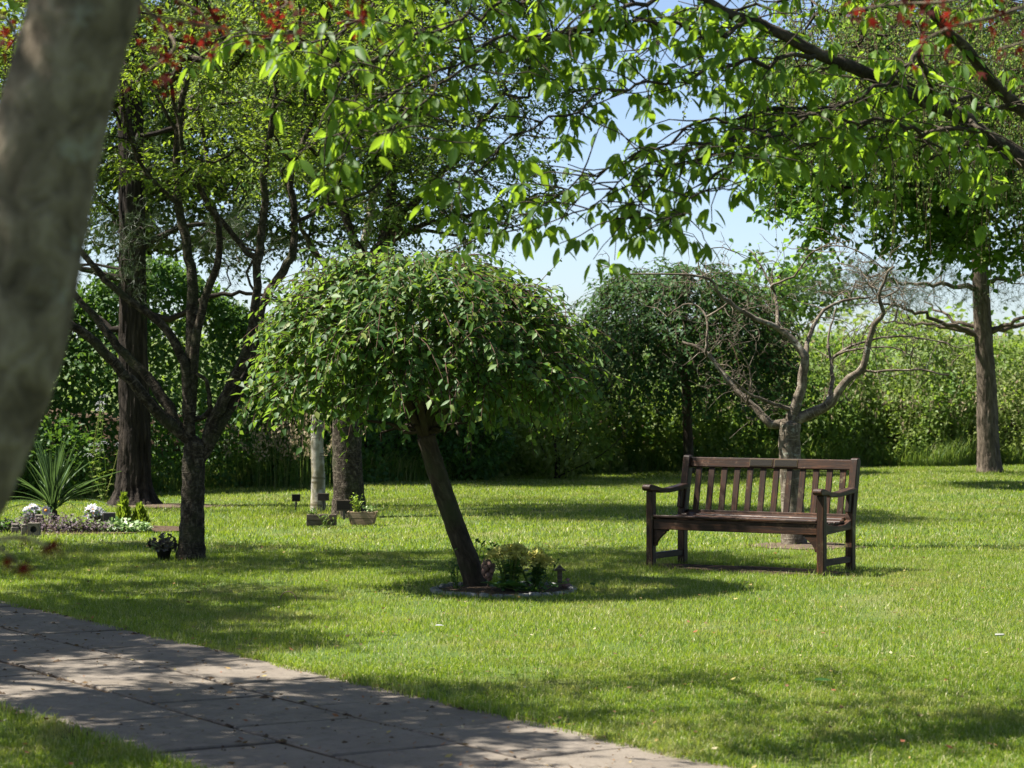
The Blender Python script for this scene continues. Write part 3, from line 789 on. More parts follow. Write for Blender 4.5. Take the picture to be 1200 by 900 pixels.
# --- pale tree behind the pine
b = np.array((-5.75, 37.0, 0)); 
tr_ = Tree('ash_tree', 'tall pale green tree behind the dark pine trunk, its foliage filling the sky', b)
tr_.trunk([b, b+(0, 0, 2), b+(.1, 0, 4), b+(0, .1, 6.5)], .24, .12, flare=.2)
att = in_ellipsoid(520, (-4.6, 36.5, 5.9), (4.2, 2.2, 2.9), .05); att = att[att[:, 2] > 3.3]
tr_.grow(att, step=.3, wob=.3, minz=3.0, tip=.008).build(M_B_DARK, sides=6)
add_crown(tr_, shoots(tr_, tr_.tips, 11, 12, .7, .105, .25, .4, .7), T_quad(), M_MID)

# --- mostly unseen tree added at the left so its crown shades the lawn
b = np.array((-7.6, 20.5, 0))
tr_ = Tree('lawn_shade_tree', 'broad leafy tree mostly out of view at the left, added to shade the lawn', b)
tr_.trunk([b, b+(0, 0, 1.5), b+(.1, 0, 3), b+(.1, .1, 4.6)], .2, .1, flare=.2)
att = np.vstack([in_ellipsoid(210, (-6.6, 20.6, 4.4), (2.7, 2.6, 1.3), .1), in_ellipsoid(80, (-5.6, 16.9, 4.6), (1.4, 1.3, .8), .1)])
tr_.grow(att, step=.25, wob=.3, minz=1.8, tip=.007).build(M_B_DARK, sides=6)
add_crown(tr_, shoots(tr_, tr_.tips, 8, 11, .55, .08, .25, .5, .7), T_quad(), M_PALE)

b = np.array((-6.3, 14.2, 0))  # tree largely out of view, put in so its crown shades the path
tr_ = Tree('path_shade_tree', 'leafy tree mostly beyond the left edge, added to shade the path', b)
tr_.trunk([b, b+(0, 0, 1.5), b+(.2, 0, 3), b+(.3, .1, 5.6)], .2, .1, flare=.2)
att = np.vstack([in_ellipsoid(190, (-6.5, 14.3, 5.2), (1.75, 2.6, 1.7), .1), in_ellipsoid(110, (-4.1, 10.6, 4.7), (1.3, 1.6, 1.0), .1)])
tr_.grow(att, step=.25, wob=.3, minz=1.8, tip=.007).build(M_B_DARK, sides=6)
add_crown(tr_, shoots(tr_, tr_.tips, 12, 11, .6, .095, .25, .5, .7), T_quad(), M_PALE)

# --- weeping umbrella trees
def dome_tree(name, label, base, trunk_pts, r0, r1, c, rx, ry, z0, z1, n_tw, per_tw, size, mat, bmat, tmpl, singles=0, lump=.15, tl=.34):
    T = Tree(name, label, base)
    T.trunk(trunk_pts, r0, r1, per=6, flare=.12)
    top = np.array(trunk_pts[-1]); c = np.asarray(c, float); H = z1-z0
    def shell(az, el, k=1.0):
        # flattened dome, skirt hanging a little below the widest ring
        ce, se = np.cos(el), np.sin(el)
        ln = 1+lump*(fbm(np.cos(az)*1.9*ce+7, np.sin(az)*1.9*ce, se*1.9, 2)-.5)*2.4
        return np.stack([c[0]+rx*k*ln*np.sign(np.cos(az))*np.abs(np.cos(az))*ce**.85, c[1]+ry*k*ln*np.sin(az)*ce**.85, z0+H*k*np.where(se > 0, np.abs(se)**.92, -.0)*ln+np.minimum(se, 0)*.55*H], -1)
    # limbs arch up from the knotty fork and over
    for k in range(13):
        az = k*2.4+rng.random(); el = R(20+50*rng.random())
        e = shell(np.array([az]), np.array([el]), .86)[0]; mid = top*.45+e*.55+np.array((0, 0, .16*H))
        T.limb([top+rng.standard_normal(3)*.03, mid, e, e+unit(e-c)*.06+np.array((0, 0, -.12*H))], r1*.42, .012, per=4, wob=.012)
    for k in range(9):                                     # crooked dead stubs under the crown
        az = rng.random()*6.28; L = rx*(.2+.25*rng.random()); d = np.array((math.cos(az), math.sin(az)*.8, .12))
        T.limb([top, top+d*L*.5+np.array((0, 0, .05)), top+d*L+rng.standard_normal(3)*.05], r1*.3, .008, per=4, wob=.02)
    T.build(bmat)
    az = rng.random(n_tw)*2*math.pi; u = rng.random(n_tw); el = np.arcsin(np.clip(-.06+1.06*u, -1, 1))
    k = .80+.24*rng.random(n_tw)**.7
    p0 = shell(az, el, k); out = unit(np.stack([np.cos(az)*rx, np.sin(az)*ry, 0*az], -1))
    # each drooping twig follows the dome downwards
    tw = Geo(); LP, LD, LN = [], [], []
    for i in range(n_tw):
        odd = rng.random(); L = tl*(.6+.8*rng.random())*(1.7 if odd < .1 else 1); w = .25+.75*math.sin(max(el[i], .02))
        d0 = unit(out[i]*w+np.array((0, 0, .35*w-.25))+rng.standard_normal(3)*.3); q = [p0[i]]; d = d0
        for j in range(5):
            q.append(q[-1]+d*L/5); d = unit(d+np.array((0, 0, -.33 if odd < .92 else .12))+rng.standard_normal(3)*.08)
        q = np.array(q); tube(tw, q, np.linspace(.0042, .002, 6), 3, 0, False)
        m_ = per_tw; s = (np.arange(m_)+.6*rng.random(m_))/m_*4.95; j = np.minimum(s.astype(int), 4); f = (s-j)[:, None]
        pos = q[j]*(1-f)+q[j+1]*f; tg = unit(q[j+1]-q[j]); sg = np.where(np.arange(m_) % 2, 1., -1.)[:, None]
        sd_ = unit(np.cross(tg, np.array((0, 0, 1.))+rng.standard_normal((m_, 3))*.2))*sg
        LP.append(pos); LD.append(unit(tg*.55+sd_*.75+np.array((0, 0, -.28))+rng.standard_normal((m_, 3))*.3))
        LN.append(unit(np.array((0, 0, .9))+out[i]*.35+rng.standard_normal((m_, 3))*.45))
    LP, LD, LN = np.concatenate(LP), np.concatenate(LD), np.concatenate(LN); S = size*(.45+.8*rng.random(len(LP)))
    tw.build('twigs', M_B_TWIG, T.root)
    if singles:
        rel = (LP-c)/np.array((rx, ry, H)); score = -rel[:, 1]*1.0+np.linalg.norm(rel, axis=1)*.8+S*6+.4*rng.random(len(LP))
        sel = np.argsort(-score)[:singles]; rest = np.setdiff1d(np.arange(len(LP)), sel)
    else: sel = np.array([], int); rest = np.arange(len(LP))
    g = Geo(); leaves(g, LP[rest], LD[rest], LN[rest], S[rest], tmpl); cr = g.build('crown', mat, T.root)
    if singles: 
        single_leaves('leaf', cr, LP[sel], LD[sel], LN[sel], S[sel], T_fine(), mat)
    return T
Yd = DOME_BASE[1]
dome_tree('weeping_cherry_tree', 'umbrella-shaped weeping tree with a leaning trunk in the middle of the lawn', DOME_BASE,
          [P(559, 692, Yd), P(548, 655, Yd), P(533, 615, Yd), P(518, 572, Yd), P(506, 535, Yd), P(499, 512, Yd)], .080, .068,
          (P(493, 480, Yd)[0], Yd, 0), 1.0, 1.0, 1.42, 2.42, 1900, 10, .074, M_DOME, M_B_DARK, T_mid(.28), 290, tl=.27)
b2 = np.array(((808-600)/F_PX*38.3, 38.3, ground_z(2.8, 38.3)))
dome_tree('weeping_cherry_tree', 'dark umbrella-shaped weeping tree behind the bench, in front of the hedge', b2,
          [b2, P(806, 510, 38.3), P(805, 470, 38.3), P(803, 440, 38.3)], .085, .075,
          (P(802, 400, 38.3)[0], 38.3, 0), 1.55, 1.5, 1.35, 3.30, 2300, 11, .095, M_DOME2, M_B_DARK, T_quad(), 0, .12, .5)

# --- bare tree behind the bench
Yv = BARE_BASE[1]
def Z6(z): return [(660+x/2.2222, 250+y/2.2222) for x, y in z]
tr_ = Tree('bare_tree', 'small leafless tree with pale twisted branches behind the bench', BARE_BASE)
tr_.trunk([P(931, 643, Yv), P(929, 600, Yv), P(926, 550, Yv), P(925, 520, Yv), P(926, 496, Yv)], .108, .095, per=6, flare=.15)
def bl(z, r0, r1, dy, limb=None): return tr_.limb(PB(Z6(z), Yv, dy), r0*.95, r1, limb, per=3, wob=.005)[1]
a = bl([(575, 545), (540, 547), (510, 520), (480, 490), (440, 450), (410, 410), (380, 370), (345, 345), (310, 335)], .05, .012, .35)
bl([(372, 362), (378, 300), (365, 260), (340, 235), (300, 245), (270, 270)], .018, .005, .3, a)
bl([(480, 490), (490, 440), (475, 380), (430, 330)], .015, .004, -.2, a)
b_ = bl([(592, 525), (620, 450), (630, 372)], .055, .04, -.1)
bl([(630, 372), (590, 320), (540, 290), (480, 265), (430, 230), (400, 205), (380, 170), (300, 160), (170, 155), (100, 135)], .036, .004, -.6, b_)
bl([(550, 293), (556, 230), (540, 180), (505, 120), (480, 95)], .02, .005, .3, b_)
bl([(546, 186), (600, 165), (640, 110), (690, 85), (760, 95), (830, 140)], .015, .004, -.3, b_)
bl([(630, 372), (642, 320), (680, 250), (750, 225), (800, 218)], .028, .008, .4, b_)
bl([(430, 230), (380, 190), (350, 120), (390, 90), (430, 95), (480, 120)], .012, .003, .3, b_)
c_ = bl([(608, 545), (660, 515), (700, 490), (730, 445), (780, 400), (795, 340), (810, 290), (835, 260), (822, 218), (842, 160), (862, 140)], .058, .01, -.5)
bl([(692, 494), (702, 430), (695, 380), (690, 330), (702, 280), (712, 245)], .024, .006, .3, c_)
bl([(775, 412), (840, 412), (930, 410), (1005, 421)], .018, .008, -.3, c_)
bl([(700, 380), (750, 345), (830, 325), (900, 320), (980, 335), (1040, 352)], .016, .004, .2, c_)
bl([(704, 376), (790, 350), (860, 350), (905, 370), (910, 392)], .012, .004, -.4, c_)
bl([(842, 142), (870, 180), (890, 240), (902, 295)], .008, .003, -.2, c_)
bl([(822, 218), (790, 170), (760, 140), (700, 130)], .01, .003, .3, c_)
d_ = bl([(578, 522), (530, 490), (475, 465), (440, 430)], .022, .008, -.3)
# fine dead twigs, crooked, on every branch
base_ids = [i for i in range(len(tr_.p)) if tr_.lim[i] > 0 and tr_.rad[i] < .03]
def dead_twig(i, L, lvl):
    d = unit(rng.standard_normal(3)*np.array((1, .8, .8))+np.array((0, 0, .1))); pts = [tr_.p[i]]
    for j in range(4):
        pts.append(pts[-1]+d*L/4*(.7+.6*rng.random())); d = unit(d+rng.standard_normal(3)*.34+np.array((0, 0, -.05)))
    ids = tr_.poly(pts, .0046 if lvl == 0 else .003, .0015, tr_.lim[i], i, per=1)
    if lvl < 2:
        for k in ids:
            if rng.random() < .5: dead_twig(k, L*.5, lvl+1)
for i in rng.choice(base_ids, 120): dead_twig(i, .2+.32*rng.random(), 0)
tr_.build(M_B_BARE, sides=9)

# --- pine with ridged trunk at the right
Yr = RIGHT_BASE[1]
tr_ = Tree('pine_tree', 'straight ridged brown trunk with horizontal branches at the right', RIGHT_BASE)
tr_.trunk([P(1160, 558, Yr), P(1158, 520, Yr), P(1156, 450, Yr), P(1152, 390, Yr), P(1149, 330, Yr), P(1146, 250, Yr), P(1143, 120, Yr), P(1140, 0, Yr)], .205, .10, per=22, flare=.2)
def Z6p(z, dy): return PB(Z6(z), Yr, dy)
for z, r0, r1, dy in [([(1082, 318), (1000, 290), (930, 262), (860, 240), (800, 225)], .05, .014, -.8), ([(1078, 322), (980, 292), (900, 288), (830, 282)], .045, .012, .8),
    ([(1082, 300), (1000, 270), (940, 230)], .04, .012, 1.0), ([(1120, 305), (1180, 280), (1260, 250)], .06, .02, -.6), ([(1118, 300), (1200, 290), (1300, 285)], .05, .02, .6),
    ([(1080, 200), (1000, 185), (920, 185), (860, 180)], .05, .014, -.6), ([(1090, 180), (1160, 170), (1250, 150)], .05, .014, -.3)]:
    tr_.limb(Z6p(z, dy), r0, r1, per=5, wob=.02)
att = np.vstack([in_ellipsoid(60, (5.9, Yr, 2.95), (1.7, 1.4, .35), .1), in_ellipsoid(40, (8.9, Yr, 3.0), (1.3, 1.4, .4), .1), in_ellipsoid(90, (7.3, Yr, 5.0), (2.3, 2.2, 1.6), .1)])
tr_.grow(att, step=.22, wob=.3, minz=2.4, tip=.006).build(M_B_RIGHT, trunk_sides=56, tjit=.008, ridge=(.09, 5.5, 3.0))
tips = [x for x in tr_.tips if x[0][2] > 3.1 or rng.random() < .45]
add_crown(tr_, sprays(tips, 34, .5, .16, .12, .1, .3, .3), T_needles(), M_NEEDLE)

# --- oak reaching in from the right
b = np.array((9.9, 33.5, 0))
tr_ = Tree('oak_tree', 'dark green lobed-leaf tree reaching in from the right above the pine', b)
tr_.trunk([b, b+(0, 0, 1.6), b+(-.2, 0, 3.2), b+(-.5, 0, 5)], .3, .16, flare=.2)
tr_.limb([b+(-.2, 0, 3.0), np.array((8.4, 33.2, 4.0)), np.array((6.3, 33.0, 4.7)), np.array((4.4, 33, 4.7))], .13, .03)
tr_.limb([b+(-.2, 0, 3.4), np.array((8.6, 34, 4.6)), np.array((7.0, 34.4, 5.6)), np.array((5.0, 34.5, 6.2))], .12, .03)
att = in_ellipsoid(480, (6.8, 33.5, 5.0), (3.95, 2.4, 2.05), .1)
tr_.grow(att, step=.25, wob=.3, minz=2.2, tip=.007).build(M_B_DARK, sides=7)
add_crown(tr_, shoots(tr_, tr_.tips, 9, 12, .6, .115, .25, .5, .8), T_mid(.36), M_OAK)
# the young oak shoots beside the bare tree
b = P(905, 445, 45.5); b[2] = 0
tr_ = Tree('oak_tree', 'young oak with lobed leaves showing behind the bare branches', b)
tr_.trunk([b, b+(0, 0, 1.5), b+(.1, 0, 2.6), b+(.1, 0, 3.4)], .07, .03)
att = in_ellipsoid(46, (b[0]+.4, 45.5, 3.35), (1.0, .8, .6), .1)
tr_.grow(att, step=.2, wob=.3, minz=1.6, tip=.006).build(M_B_DARK, sides=6)
add_crown(tr_, sprays(tr_.tips, 34, .5, .17, .13, .25, .4, .7), T_lobed(), M_OAK)

# --- weeping birch: hanging strands at the upper right
b = np.array((8.3, 27.5, 0))
tr_ = Tree('weeping_birch_tree', 'pendulous strands of small leaves hanging at the upper right', b)
tr_.trunk([b, b+(0, 0, 2), b+(-.2, 0, 4), b+(-.4, 0, 6)], .17, .08, flare=.15)
tr_.limb([b+(-.2, 0, 3.8), np.array((7.0, 27.3, 5.2)), np.array((5.2, 27.2, 5.8)), np.array((3.6, 27.2, 5.6))], .08, .02)
att = in_ellipsoid(190, (4.9, 27.3, 5.25), (2.5, 1.6, 1.15), .1)
tr_.grow(att, step=.25, wob=.3, minz=3.0, tip=.006).build(M_B_DARK, sides=6)
st = Geo(); LP, LD = [], []
for a_, d_, i_ in tr_.tips:
    for k in range(4):
        L = .7+1.2*rng.random(); q = [a_+rng.standard_normal(3)*.12]
        d = unit(d_*.4+rng.standard_normal(3)*.3)
        for j in range(7): q.append(q[-1]+d*L/7); d = unit(d+np.array((0, 0, -.75))+rng.standard_normal(3)*.08)
        q = np.array(q); tube(st, q, np.linspace(.004, .002, 8), 3, 0, False)
        s = rng.random(36)*6.95; j = s.astype(int); f = (s-j)[:, None]
        LP.append(q[j]*(1-f)+q[j+1]*f+rng.standard_normal((36, 3))*.018); LD.append(unit(rng.standard_normal((36, 3))*.7+np.array((0, 0, -.7))))
LP, LD = np.concatenate(LP), np.concatenate(LD); st.build('strands', M_B_TWIG, tr_.root)
g = Geo(); leaves(g, LP, LD, unit(rng.standard_normal(LP.shape)), .042*(.6+.7*rng.random(len(LP))), T_quad(.34)); g.build('crown', M_BIRCH, tr_.root)

# --- cherry overhanging the picture
def hang_cherry():
    b = np.array((6.2, 11.8, 0))
    T = Tree('cherry_tree', 'large-leaved cherry overhanging from the right, its lichened limb crossing the top', b)
    T.trunk([b, b+(-.1, 0, 1), b+(-.35, 0, 1.9), b+(-.7, -.05, 2.6)], .24, .17, flare=.2)
    def L(pts, y0, y1, r0, r1, limb=None):
        n = len(pts); return T.limb([P(x, y, y0+(y1-y0)*i/(n-1)) for i, (x, y) in enumerate(pts)], r0, r1, limb, per=4, wob=.006)[1]
    A = T.limb([b+(-.7, -.05, 2.6), np.array((4.2, 11.6, 2.35)), P(1330, 258, 11.5), P(1200, 186, 11.4), P(1110, 130, 11.3), P(1040, 97, 11.2), P(960, 62, 11.1), P(880, 28, 11.0), P(810, -8, 10.9), P(700, -60, 10.8), P(560, -110, 10.8), P(400, -150, 10.9)], .058, .011, None, per=4, wob=.008)[1]
    B = T.limb([b+(-.5, 0, 2.3), np.array((4.4, 12.3, 3.2)), P(1300, 190, 12.6), P(1200, 130, 12.5), P(1150, 78, 12.4), P(1100, 25, 12.3), P(1020, -40, 12.2), P(900, -100, 12.2)], .056, .016, None, per=4, wob=.008)[1]
    br = [
     ([(1110, 130), (1077, 62), (1052, 88), (990, 118), (933, 143), (885, 172), (843, 197), (800, 246), (772, 264)], 11.2, 10.2, .02, .004, A),
     ([(1150, 155), (1090, 152), (1050, 147), (1000, 140), (960, 135), (900, 150), (850, 165), (790, 178), (730, 210), (690, 245)], 11.1, 10.3, .02, .004, A),
     ([(1040, 100), (985, 122), (930, 128), (870, 140), (810, 150), (750, 180), (700, 208), (640, 240), (612, 268)], 11.3, 10.6, .018, .004, A),
     ([(960, 62), (900, 70), (850, 78), (790, 92), (730, 105), (660, 130), (600, 160), (560, 195), (530, 235)], 11.0, 10.0, .018, .004, A),
     ([(890, 32), (840, 40), (770, 20), (700, 38), (640, 42), (580, 52), (520, 80), (470, 105), (430, 135), (405, 160)], 10.9, 9.7, .018, .004, A),
     ([(810, -8), (750, 5), (690, 32), (620, 50), (560, 75), (500, 110), (460, 150), (440, 180)], 10.8, 9.6, .018, .004, A),
     ([(700, -60), (640, -20), (580, 10), (520, 28), (460, 58), (420, 78), (390, 118)], 10.7, 9.6, .018, .004, A),
     ([(560, -110), (520, -60), (470, -15), (430, 15), (390, 42), (340, 45), (295, 40)], 10.7, 9.6, .016, .004, A),
     ([(1020, -40), (960, -10), (900, 5), (840, 15), (790, 40), (740, 70)], 12.1, 11.6, .02, .004, B),
     ([(1200, 130), (1130, 120), (1060, 100), (1000, 78), (930, 80), (870, 100)], 12.4, 11.9, .02, .005, B),
     ([(1200, 186), (1160, 178), (1110, 172), (1060, 160), (1010, 165), (960, 165), (925, 178)], 11.3, 11.0, .012, .004, A),
     ([(850, 140), (800, 195), (760, 228), (748, 255)], 10.6, 10.2, .008, .003, A)]
    spur = []
    for pts, y0, y1, r0, r1, lm in br:
        n = len(pts); T.limb([P(x, y, y0+(y1-y0)*i/(n-1)) for i, (x, y) in enumerate(pts)], r0*.68, r1*.8, lm, per=4, wob=.014)
    n0 = len(T.p)
    for i in range(n0):                                                       # side twigs with leaf spurs
        r = T.rad[i]
        if T.lim[i] == 0 or r > .03: continue
        for k in range(2):
            if rng.random() < .8:
                d = unit(rng.standard_normal(3)*np.array((1, .8, .45))+np.array((-.25, 0, -.05))); Lh = .1+.32*rng.random(); q = [T.p[i]]
                for j in range(4): q.append(q[-1]+d*Lh/4); d = unit(d+np.array((0, 0, -.12))+rng.standard_normal(3)*.18)
                ids = T.poly(q, .0035, .002, T.lim[i], i, per=1); spur += [(ids[-1], 1), (ids[2], .6)]
        spur.append((i, .45))
    # rest of the crown above the frame; last cluster added to shade lawn
    att = np.vstack([in_ellipsoid(120, (-.4, 11.4, 4.1), (3.2, 1.6, .7), .05), in_ellipsoid(90, (3.2, 11.6, 4.3), (2.2, 1.6, .8), .05), in_ellipsoid(30, (-.2, 10.2, 4.7), (1.6, .9, .5), .05)])
    att = att[att[:, 2] > CAM_H+470/F_PX*att[:, 1]]
    T.grow(att, step=.2, wob=.3, minz=2.2, tip=.005)
    T.build(M_B_LIMB, sides=10)
    LP, LD, LN = [], [], []
    for i, pr in spur:
        if rng.random() > pr: continue
        m_ = rng.integers(3, 7); c = np.array(T.p[i])
        az = rng.random()*6.28+np.arange(m_)*2.4; d = np.stack([np.cos(az)*.7, np.sin(az)*.7, -.5-.6*rng.random(m_)], -1)
        d = unit(d+rng.standard_normal((m_, 3))*.35)
        LP.append(c+d*.02); LD.append(d); LN.append(unit(np.stack([np.cos(az), np.sin(az), .5+0*az], -1)+rng.standard_normal((m_, 3))*.35))
    LP, LD, LN = map(np.concatenate, (LP, LD, LN)); S = .088*(.45+.75*rng.random(len(LP)))
    px = 600+LP[:, 0]/LP[:, 1]*F_PX; py = HOR-(LP[:, 2]-CAM_H)/LP[:, 1]*F_PX
    vis = (px > 0) & (px < 1200) & (py > 0) & (py < 330)
    score = np.where(vis, S/LP[:, 1], 0); sel = np.argsort(-score)[:290]; rest = np.setdiff1d(np.arange(len(LP)), sel)
    g = Geo(); leaves(g, LP[rest], LD[rest], LN[rest], S[rest], T_fine())
    leaves(g, *sprays(T.tips, 24, .5, .13, .10, .5, .3, .5), T_mid())
    cr = g.build('crown', M_CHERRY, T.root)
    single_leaves('leaf', cr, LP[sel], LD[sel], LN[sel], S[sel], T_fine(), M_CHERRY)
hang_cherry()

# --- near trunk, out of focus, with copper foliage
def near_tree():
    Yn = 3.7
    b = np.array((-1.22, Yn+.05, 0))
    T = Tree('copper_maple_tree', 'blurred grey leaning trunk close to the camera, with copper-red leaves above', b)
    T.trunk([b, np.array((-1.06, Yn, .5)), P(-110, 680, Yn), P(-58, 566, Yn), P(-28, 500, Yn), P(9, 400, Yn), P(30, 300, Yn), P(50, 190, Yn), P(72, 100, Yn), P(100, 0, Yn), P(116, -80, Yn), P(130, -170, Yn), P(136, -280, Yn+.1)], .10, .078, per=9, flare=.2)
    k = 10*6
    # long limbs high over the frame
    def W3(x, y, z): return np.array((x, y, z), float)
    T.limb([P(105, -100, Yn), W3(-.3, 4.6, 2.6), W3(.6, 5.6, 2.9), W3(1.5, 6.6, 2.95), W3(2.3, 7.4, 2.95)], .05, .015)
    T.limb([P(118, -160, Yn), W3(-.9, 4.6, 2.75), W3(-1.1, 5.8, 2.75), W3(-1.0, 7.2, 2.80)], .045, .012)
    T.limb([P(-60, 520, Yn), W3(-.86, Yn-.1, 1.33), W3(-.79, Yn-.2, 1.27), P(25, 630, Yn-.2), P(55, 640, Yn-.2)], .009, .003)
    T.limb([P(-60, 540, Yn), W3(-.9, Yn-.1, 1.28), P(-10, 640, Yn-.15), P(22, 660, Yn-.15)], .008, .003)
    tw = []
    for pts, r in [([W3(-1.08, 6.6, 2.77), P(150, -20, 6.6), P(185, 25, 6.6), P(205, 55, 6.5), P(170, 85, 6.5)], .008), ([W3(-1.05, 6.9, 2.78), P(190, -15, 7.0), P(240, 20, 7.0), P(238, 60, 7.0)], .007),
                   ([W3(-1.1, 6.2, 2.76), P(120, 0, 6.3), P(200, 22, 6.4), P(300, 38, 6.5), P(400, 40, 6.6)], .007), ([W3(-1.0, 7.2, 2.8), P(330, -5, 7.2), P(320, 15, 7.1)], .005),
                   ([W3(2.0, 7.1, 2.95), P(1250, -20, 7.0), P(1180, 15, 6.9), P(1120, 30, 6.8), P(1080, 48, 6.7)], .010), ([W3(1.6, 6.7, 2.95), P(1200, -30, 6.8), P(1120, 0, 6.7), P(1050, 5, 6.7), P(1000, 12, 6.6)], .008),
                   ([W3(2.3, 7.4, 2.95), P(1300, 10, 7.3), P(1230, 40, 7.2), P(1170, 58, 7.1)], .008), ([W3(-1.1, 5.6, 2.74), P(-20, 0, 5.6), P(8, 22, 5.6), P(22, 50, 5.6)], .006), ([W3(-.9, 7.2, 2.8), P(380, -20, 7.2), P(415, 0, 7.2), P(420, 18, 7.2)], .005)]:
        T.limb(pts, r, .003, per=4); tw.append(np.array(catmull(pts, 5)))
    att = np.vstack([in_ellipsoid(70, (.6, 6.0, 3.5), (2.2, 1.8, .5), .1), in_ellipsoid(60, (-1.1, 5.6, 3.3), (1.0, 1.8, .5), .1), in_ellipsoid(150, (-2.5, 3.9, 3.6), (1.1, 1.3, 1.0), .1)])  # last cluster is unseen foliage added to shade the trunk
    att = att[att[:, 2] > CAM_H+480/F_PX*att[:, 1]]
    T.grow(att, step=.2, wob=.3, minz=2.4, tip=.004)
    T.build(M_B_FORE, sides=8, trunk_sides=28, tjit=.012)
    LP, LD, LN = [], [], []
    for q in tw:
        for c in q[len(q)//2:]:
            m_ = rng.integers(2, 6)
            LP.append(c+rng.standard_normal((m_, 3))*.03); LD.append(unit(rng.standard_normal((m_, 3))*.8+np.array((0, 0, -.7)))); LN.append(unit(rng.standard_normal((m_, 3))+np.array((0, 0, .5))))
    for c in (P(25, 628, Yn-.2), P(52, 640, Yn-.2), P(60, 634, Yn-.2), P(5, 655, Yn-.15), P(24, 662, Yn-.15)):
        LP.append(np.array([c])); LD.append(np.array([unit((.5, 0, -.6))])); LN.append(np.array([unit((.2, -1, .3))]))
    LP, LD, LN = map(np.concatenate, (LP, LD, LN)); S = .036*(.6+.6*rng.random(len(LP)))
    g = Geo(); leaves(g, *sprays(T.tips, 60, .45, .14, .06, .3, .4, .7), T_palm()); cr = g.build('crown', M_RED, T.root)
    single_leaves('leaf', cr, LP, LD, LN, S, T_palm(), M_RED)
near_tree()

# ------------------------------------------------------------------ hedge and undergrowth
def hedge_mass(name, label, x0, x1, n, size, mat, prof, tmpl, thick=.35, lump=.5, seed=0.0, upb=.5):
    """leaves on the lumpy face of a hedge; prof(x) -> (height, depth of slope)"""
    x = x0+(x1-x0)*rng.random(n); s = rng.random(n)
    h, dep = prof(x); th = s*1.75
    bulge = (fbm(x*.9+seed, s*3.2, seed)-.5)*2*lump+(fbm(x*2.6+seed, s*8, seed+4)-.5)*lump
    y = hedge_y(x)+dep*(1-np.cos(np.minimum(th, 1.57)))+np.maximum(th-1.57, 0)*9-bulge*np.cos(np.minimum(th, 1.4))
    z = h*np.sin(np.minimum(th, 1.57))+bulge*.55*np.sin(np.minimum(th, 1.57))
    inw = np.abs(rng.standard_normal(n))*thick
    y = y+inw*.9; z = np.maximum(z-inw*.35*np.sin(np.minimum(th, 1.57)), .03)
    pos = np.stack([x, y, z], -1)+rng.standard_normal((n, 3))*.06
    pos[:, 2] = np.maximum(pos[:, 2], .02)
    out = np.stack([0*x, -np.cos(th*.8), np.sin(th*.8)+upb], -1)
    d = unit(rng.standard_normal((n, 3))*.8+np.array((0, -.35, -.25))); nn = unit(out+rng.standard_normal((n, 3))*.55)
    g = Geo(); leaves(g, pos, d, nn, size*(.55+.8*rng.random(n)), tmpl)
    o = g.build(name, mat); tag(o, label, 'hedge', kind='stuff'); return o
hedge_mass('hawthorn_hedge', 'dark leafy hedge along the back left behind the trees', -11, -.2, 72000, .09, M_HEDGE,
           lambda x: (2.55+.35*np.sin(x*.9)+.3*np.sin(x*2.3), .75+0*x), T_quad(.30), .40, .55, 2.0, .35)
hedge_mass('bramble_hedge', 'dense green bramble hedge behind the dark weeping tree', -.8, 6.5, 26000, .095, M_NETTLE,
           lambda x: (1.35+.2*np.sin(x*1.7), 1.3+0*x), T_quad(.30), .38, .5, 9.0, .35)
hedge_mass('nettle_bank', 'bright sunlit bank of nettles and brambles at the right', 3.0, 15, 34000, .095, M_NETTLE,
           lambda x: (2.25+.16*np.sin(x*1.1)+.1*np.sin(x*3.7)+.25*np.clip((x-8)/3, 0, 1), 2.1+0*x), T_quad(.27), .34, .6, 14.0, .55)
# scrub in the field beyond, its top just showing over the hedge
n = 16000; x = -26+60*rng.random(n); s_ = rng.random(n); h = 2.6+1.0*fbm(x*.22, 3.0)+.35*fbm(x*1.3, 8.0)
pos = np.stack([x, 66+3*rng.random(n)-1.2*np.sin(s_*3.1), h*s_**.8], -1)+rng.standard_normal((n, 3))*.12; pos[:, 2] = np.maximum(pos[:, 2], .05)
g = Geo(); leaves(g, pos, unit(rng.standard_normal((n, 3))), unit(np.array((0, -.4, .8))+rng.standard_normal((n, 3))*.5), .26*(.5+.8*rng.random(n)), T_quad(.3))
tag(g.build('field_scrub', M_NETTLE), 'distant scrub in the field just showing over the right bank', 'scrub', kind='stuff')
